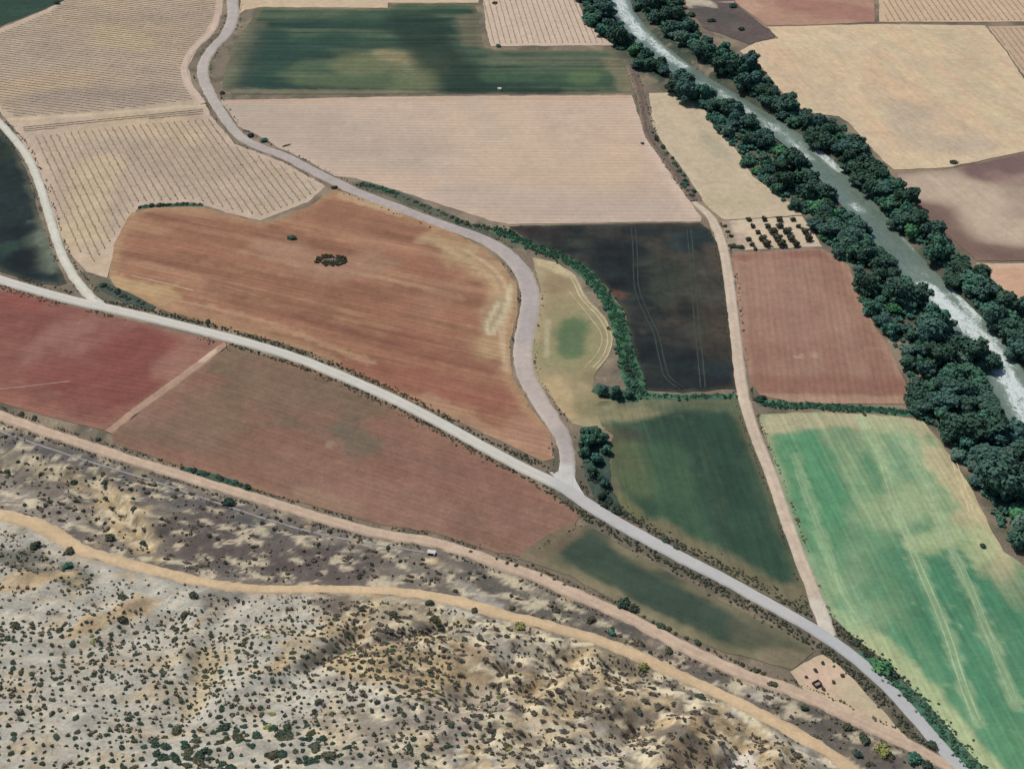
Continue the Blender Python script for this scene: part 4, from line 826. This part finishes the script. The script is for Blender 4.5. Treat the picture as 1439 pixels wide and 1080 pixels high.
hedge([(835,400),(852,430),(866,460),(876,490)], 26, 2.6, 1.5, 'gbg', 'green bush in the hedge curving round the small meadow', 'hedge round the meadow')
hedge([(874,490),(882,520),(888,545)], 24, 4.0, 1.7, 'gkb', 'tall green bush at the wide lower end of the meadow hedge', 'lower meadow hedge')
hedge([(915,184),(935,212),(955,240),(975,270)], 14, 1.2, 1.4, 'dgk', 'dark bush along the ditch right of the pale ploughed field', 'bushes along the ditch')
hedge([(958,255),(978,285)], 5, 1.0, 1.3, 'gd', 'bush at the lower end of the ditch by the dirt track', 'bushes at the end of the ditch', seed=4)
hedge([(1190,890),(1225,925)], 6, 1.5, 1.2, 'do', 'scrub bush on the verge between road and bright green field', 'verge scrub at the green field')
hedge([(822,610),(834,640),(838,670),(852,700),(868,720)], 22, 4.0, 1.6, 'gkd', 'dark bush under the trees of the junction clump', 'bushes of the junction clump', seed=12)
hedge([(150,404),(175,418),(200,428)], 8, 1.2, 1.3, 'dkd', 'dark verge bush between red field and white road', 'verge bushes at the white road')
hedge([(640,768),(740,800),(800,826)], 10, 0.6, 0.8, 'od', 'small brown bush on the upper verge of the farm track', 'verge bushes of the farm track', seed=6)
hedge([(905,866),(1000,915),(1080,950)], 12, 0.6, 0.8, 'od', 'small dry bush between the narrow green field and the farm track', 'dry verge bushes of the narrow field', seed=7)
# tree clumps by the junction and at the meadow
PT = {'k': PROTO[0][1], 'g': PROTO[7][1], 'g2': PROTO[8][1], 'b': PROTO[14][1], 'k2': PROTO[2][1]}
for px, kd, s, lab in [((826,627),'g',0.78,'green tree nearest the gravel road in the clump at the junction'), ((846,622),'g2',0.6,'smaller green tree at the upper right of the junction clump'), ((838,650),'g',0.6,'green tree in the middle of the junction clump'),
    ((832,668),'k',0.48,'dark tree in the lower middle of the junction clump'), ((850,684),'k2',0.38,'dark small tree at the right of the junction clump'), ((846,700),'k',0.36,'lowest dark tree of the junction clump by the road'), ((822,640),'g2',0.5,'low green tree on the road side of the junction clump'), ((852,636),'g',0.5,'green tree by the pale gap in the junction clump'), ((824,612),'g',0.5,'topmost green tree of the junction clump'), ((838,616),'g2',0.55,'round green tree near the top of the junction clump'),
    ((848,554),'k',0.5,'dark tree at the left end of the clump below the meadow'), ((866,558),'k2',0.5,'dark tree in the middle of the clump below the meadow'), ((884,558),'g',0.5,'green tree at the right end of the clump below the meadow'),
    ((908,88),'k2',0.85,'wide dark tree at the field corner by the river'), ((930,92),'k',0.7,'dark tree right beside the wide one at the river bend')]:
    w = at([px])[0]; plant_tree(PT[kd], w[0], w[1], s, px[0], lab, name='tree')
# orchard
rows = [('top', 150, (415,590,760,915)), ('second', 226, (460,630,765,975)), ('third', 292, (520,690,850,1045)), ('fourth', 372, (415,575,735,890,1085)), ('bottom', 432, (455,610,780,945))]
OR = [tree_meshes(400+i, 2.0, 2.6, M_OLIVE, 7, 420, 0.3) for i in range(3)]
nth = ['first', 'second', 'third', 'fourth', 'fifth']
for j, (rn, yy, xx) in enumerate(rows):
    for i, x in enumerate(xx):
        w = at([(1000+x/7.994, 290+(yy+10)/7.994)])[0]; s = (0.72 if j < 2 or i == 0 else 1.05)+0.10*((i*7+j*3) % 3)
        plant_tree(OR[(i+j) % 3], w[0], w[1], s, i+j, '%s tree from the left in the %s row of the small orchard' % (nth[i], rn), 'orchard trees', name='orchard_tree')
for x, y, r, lab in [(180,290,1.3,'brown bush at the left edge of the orchard, upper'), (215,340,1.4,'dark bush at the left edge of the orchard, middle'), (240,455,2.2,'large dark bush at the lower left corner of the orchard'), (330,468,2.0,'dark bush next to the corner bush of the orchard'), (150,225,1.3,'reddish brown bush at the upper left corner of the orchard'), (490,486,1.2,'low bush under the bottom row of the orchard')]:
    shrub(SHR_O if r < 1.4 else SHR_D, (1000+x/7.994, 290+y/7.994), r, lab, name='bush', cat='bush')
# vine rows
def vine_rows(poly, ang, spacing, label, group, hgt=0.5, wid=0.3, seed=1, step=0.9, gap=0.1):
    rs = np.random.RandomState(seed); w = at(poly); ca, sa = math.cos(ang), math.sin(ang)
    u = w[:, 0]*ca+w[:, 1]*sa; v = -w[:, 0]*sa+w[:, 1]*ca; n = len(w); cnt = 0
    for vv in np.arange(v.min()+spacing*0.5, v.max(), spacing):
        cr = []
        for i in range(n):
            a, b = v[i], v[(i+1) % n]
            if (a > vv) != (b > vv): cr.append(u[i]+(u[(i+1) % n]-u[i])*(vv-a)/(b-a))
        cr.sort()
        for a, b in zip(cr[::2], cr[1::2]):
            if b-a < 4: continue
            m = int((b-a)/step)+1; uu = np.linspace(a, b, m); pv = vv+0.16*rs.randn(m); wd = wid*(0.7+0.6*rs.rand(m)); hh = hgt*(0.7+0.5*rs.rand(m))
            V = []; F = []
            for du, top_ in ((-1, 0), (-0.55, 1), (0.5, 0.9), (1, 0)):
                q = pv+du*wd; x = uu*ca-q*sa; y = uu*sa+q*ca; V.append(np.column_stack([x, y, terrain(x, y)+0.1+top_*hh]))
            V = np.stack(V, 1).reshape(-1, 3).tolist(); F = [[g*4+e, g*4+e+1, g*4+e+5, g*4+e+4][::-1] for g in range(m-1) for e in range(3)]
            if V:
                o = link('vine_row', mesh('vine_row', V, F, M_VINE)); tag(o, label, 'vine row', group); cnt += 1
    print(group, cnt)
vine_rows([(42,193),(100,186),(160,179),(230,172),(296,168),(326,205),(394,232),(450,263),(428,279),(365,303),(330,295),(272,279),(192,283),(170,316),(148,348),(128,372),(100,338),(80,288),(65,244)], A_V1, 3.7, 'thin vine row running down the pale vineyard between the white road and the gravel road', 'vine rows of the lower vineyard', 0.42, 0.34, 1)
vine_rows([(-40,66),(0,47),(70,17),(108,-15),(305,-15),(300,22),(288,44),(262,72),(252,96),(258,120),(270,140),(150,155),(22,164),(0,150),(-40,120)], A_V2, 3.1, 'thin vine row running across the large vineyard in the upper left corner', 'vine rows of the upper vineyard', 0.3, 0.36, 2)
vine_rows([(32,179),(160,164),(285,153),(285,161),(160,171),(34,185)], wang((32,182),(285,157)), 2.6, 'vine row in the narrow strip between the two left vineyards', 'vine rows of the narrow strip', 0.3, 0.36, 3)
vine_rows([(676,-15),(805,-15),(813,16),(833,40),(853,60),(694,61),(684,35)], wang((693,0),(710,63)), 3.7, 'faint vine row in the pale striped plot at the top beside the river', 'vine rows of the top plot', 0.4, 0.24, 4)
vine_rows([(1240,-15),(1470,-15),(1470,28),(1244,29)], wang((1243,3),(1260,31)), 4.3, 'vine row in the striped plot at the top right corner', 'vine rows of the top right plot', 0.55, 0.42, 5)
vine_rows([(1392,40),(1470,39),(1470,125),(1440,106),(1416,68)], wang((1383,38),(1437,110)), 4.0, 'vine row on the right edge beside the straw field', 'vine rows of the right edge', 0.55, 0.42, 6)
# weeds along roads, tracks and field edges
def along(pts, off, step, seed, jit=0.6, wpl=None):
    rs = np.random.RandomState(seed); q = smooth(at(pts), step); t = np.gradient(q, axis=0); t /= np.hypot(t[:, 0], t[:, 1])[:, None]
    o = [q+np.stack([-t[:, 1], t[:, 0]], 1)*k for k in (off, -off)] if off else [q]
    o = np.vstack(o); return o+rs.randn(*o.shape)*jit
wp = [along(PX_C, 4.3, 0.8, 1, 0.7), along(PX_C, 5.2, 1.2, 11, 0.9), along(PX_E, 5.0, 1.6, 2, 0.7), along(PX_A[1:], 3.6, 0.8, 3, 0.5), along([(1004,314),(1022,377),(1035,480),(1050,576),(1085,670),(1125,785),(1164,894)], 3.6, 1.0, 4, 0.5),
      along([(0,173),(35,215),(65,290),(90,365),(125,412)], 3.4, 1.2, 5, 0.5), along([(888,93),(903,142),(930,216),(976,282)], 1.8, 1.0, 6, 0.8), along([(200,800),(430,832),(670,855),(900,926),(1120,1034)], 3.6, 1.2, 7, 0.7),
      along([(744,786),(766,764),(816,740)], 0, 1.0, 8, 0.6)]
ROADS = [(PX_C, 3.2), (PX_E, 4.6), (PX_A, 3.0), (PX_B, 3.1), ([(0,173),(35,215),(65,290),(90,365),(125,412)], 2.8), ([(1004,314),(1022,377),(1035,480),(1050,576),(1085,670),(1125,785),(1164,894)], 3.1)]
def off_road(q):
    k = np.ones(len(q), bool)
    for pts_, w_ in ROADS:
        dd_, _ = pdist(q[:, 0], q[:, 1], smooth(at(pts_), 4)); k &= dd_ > w_
    return q[k]
wp = np.vstack(wp); wp = off_road(wp[fbm(wp[:, 0]/9, wp[:, 1]/9, 3) > 0.42])
mass('roadside_weeds', TUF+LOWD, wp, 0.28+0.35*rs.rand(len(wp)), rs.rand(len(wp))*6.28, lift=0.15, label='dry brown weeds along the verges of roads and tracks')
wvd = np.vstack([along(PX_C[16:], 4.6, 0.7, 24, 1.1), along(PX_C[16:], 6.0, 0.8, 25, 1.2), along([(1168,890),(1210,925),(1255,965),(1300,1012),(1345,1060)], 4.5, 1.0, 21, 1.2), along([(160,425),(300,459),(430,498),(560,552),(680,617),(765,655)], 0, 0.8, 22, 0.7), along([(325,484),(500,546),(700,650),(816,722)], 0, 0.9, 23, 0.5)])
wvd = off_road(wvd)
mass('verge_scrub', LOW, wvd, 0.3+0.35*rs.rand(len(wvd)), rs.rand(len(wvd))*6.28, lift=0.1, label='dark green low scrub on the verges of the main road')
rp = np.vstack([along([(1074,568),(1150,571),(1220,575),(1286,581)], 0, 0.2, 31, 0.9), along([(700,322),(745,345),(790,362),(822,382),(848,412),(868,448),(880,490),(890,530),(900,555)], 0, 0.16, 32, 1.7), along([(900,556),(960,558),(1034,556)], 0, 0.5, 33, 0.8), along([(505,259),(530,264),(560,274)], 0, 0.4, 34, 1.0), along([(1250,955),(1290,990),(1330,1040),(1370,1085)], 0, 0.4, 35, 1.3), along([(640,312),(690,322),(720,330)], 0, 0.5, 36, 0.9)])
mass('ditch_reeds', LOWR, rp, 0.5+0.5*rs.rand(len(rp)), rs.rand(len(rp))*6.28, lift=0.1, label='bright green reeds and rank grass filling the ditches')
# ------------------------------------------------------------------ small things
def boxm(name, x0, x1, y0, y1, z0, z1): 
    v = [(x, y, z) for z in (z0, z1) for x, y in ((x0, y0), (x1, y0), (x1, y1), (x0, y1))]
    return v, [[0, 3, 2, 1], [4, 5, 6, 7], [0, 1, 5, 4], [1, 2, 6, 5], [2, 3, 7, 6], [3, 0, 4, 7]]
def stone_mat(name, hx, v=0.15):
    b = NB(name); co = b.coord(); n = b.noise(co, 2.5, 5)
    c = b.n('ShaderNodeRGB'); c.outputs[0].default_value = (*C(hx), 1)
    b.l(b.scale(c.outputs[0], b.rng(n, 0.3, 0.7, 1-v, 1+v)), b.b.inputs['Base Color']); b.bump(n, 0.4, 0.05); return b.m
M_CONC = stone_mat('concrete', '#c9c4bd'); M_HOLE_SHADE = stone_mat('hollow_shade', '#1c1a1a'); M_STONE = stone_mat('field_stone', '#96897a', 0.3); M_WOOD = stone_mat('old_wood', '#5a5047'); M_RUST = stone_mat('rusty_metal', '#4a3a34'); M_WHITE = stone_mat('whitewash', '#dcdad2', 0.08)
def root(name, px, rz, label, cat, dz=0.0):
    w = at([px])[0]; o = bpy.data.objects.new(name, None); COL.objects.link(o); o.location = (w[0], w[1], T1(*w)+dz); o.rotation_euler = (0, 0, rz); tag(o, label, cat); return o
def part(name, parts, mat, parent): v, f = join(parts); return link(name, mesh(name, v, f, mat), parent)
ad = wang((520,764),(596,776))
cv = root('culvert', (606,778), ad, 'pale concrete culvert where the ditch passes under beside the farm track', 'culvert')
cv.scale = (0.75, 0.75, 0.6)
part('headwall', [boxm('', -1.7, 1.9, 0.9, 1.3, -0.5, 1.5), boxm('', -1.7, -1.3, -1.3, 0.897, -0.5, 1.1), boxm('', 1.5, 1.9, -1.3, 0.897, -0.5, 1.1)], M_CONC, cv)
part('cover_slab', [boxm('', -1.9, 2.1, -0.9, 1.4, 1.503, 1.72)], M_CONC, cv)
part('opening_shade', [boxm('', -1.29, 1.49, -0.4, 0.88, -0.3, 0.9)], M_HOLE_SHADE, cv)  # solid near-black block standing in for the shade inside the culvert
pg = root('stone_pile', (465,366), 0, 'low clump of dark weeds and grey stones in the middle of the red field', 'stone pile')
r2 = np.random.RandomState(3); st = []
for i in range(60):
    a = r2.rand()*6.28; q = r2.rand()**0.6; s = 0.35+0.5*r2.rand(); st.append(ball(q*6.5*math.cos(a), q*4.2*math.sin(a), 0.12+0.25*(1-q), s*0.8, s*0.7, s*0.35, r2, 6, 4, 0.25))
part('stones', st, M_STONE, pg)
wv = []
for i in range(150):
    a = r2.rand()*6.28; q = 0.25+0.8*r2.rand()**0.6; m_ = LOWD[i % 4]; k = 0.4+0.7*r2.rand()
    wv.append(([(v.co.x*k+q*7.2*math.cos(a), v.co.y*k+q*4.8*math.sin(a), v.co.z*k+0.1) for v in m_.vertices], [list(p.vertices) for p in m_.polygons]))
part('weeds', wv, M_OLIVE, pg)
tr = root('water_trough', (1148,962), 0.5, 'dark square trough with pale inside on the bare dirt plot', 'trough', 0.3)
part('rim', [boxm('', -1.3, 1.3, -1.0, -0.75, 0, 0.7), boxm('', -1.3, 1.3, 0.75, 1.0, 0, 0.7), boxm('', -1.3, -1.05, -0.747, 0.747, 0, 0.7), boxm('', 1.05, 1.3, -0.747, 0.747, 0, 0.7)], M_RUST, tr)
part('floor', [boxm('', -1.04, 1.04, -0.74, 0.74, 0.02, 0.2)], M_STONE, tr)
for px, r, lab in [((1157,969),0.7,'dark weed clump right below the trough on the dirt plot'), ((1156,932),0.7,'weed clump at the top of the bare dirt plot'), ((1146,943),0.75,'weed clump above the trough on the dirt plot'), ((1184,950),0.75,'weed clump at the right edge of the dirt plot'), ((1171,959),0.7,'weed clump in the middle of the dirt plot'), ((1133,952),0.55,'faint weed clump left of the trough')]:
    o = shrub(SHR_O, px, r, lab, name='weed_clump', cat='weeds'); o.location.z += 0.25
pl = root('wooden_post', (319,491), 0, 'thin dark wooden post at the field corner below the white road', 'post')
part('shaft', [tube([(0, 0, -0.3), (0, 0, 3.6)], [0.16, 0.13], 8)], M_WOOD, pl); part('cap', [tube([(0, 0, 3.605), (0, 0, 3.75)], [0.17, 0.1], 8)], M_RUST, pl)
lg = root('fallen_branch', (403,205), 0.5, 'short dark branch lying on the pale field by the gravel road', 'branch', 0.35)
part('wood', [([(p[2], p[0]*0.8, p[1]) for p in tube([(0, 0.1, -2.6), (0.25, 0.15, -0.5), (0.1, 0.1, 1.2), (0.5, 0.15, 2.6)], [0.3, 0.34, 0.28, 0.15], 7)[0]], tube([(0, 0.1, -2.6), (0.25, 0.15, -0.5), (0.1, 0.1, 1.2), (0.5, 0.15, 2.6)], [0.3, 0.34, 0.28, 0.15], 7)[1])], M_WOOD, lg)
wb = root('well_box', (702,127), 0, 'small white block at the lower edge of the dark green crop field', 'well', 0.2)
part('wall', [boxm('', -1.0, 1.0, -0.8, 0.8, -0.3, 1.2)], M_WHITE, wb); part('lid', [boxm('', -1.15, 1.15, -0.95, 0.95, 1.203, 1.35)], M_CONC, wb)
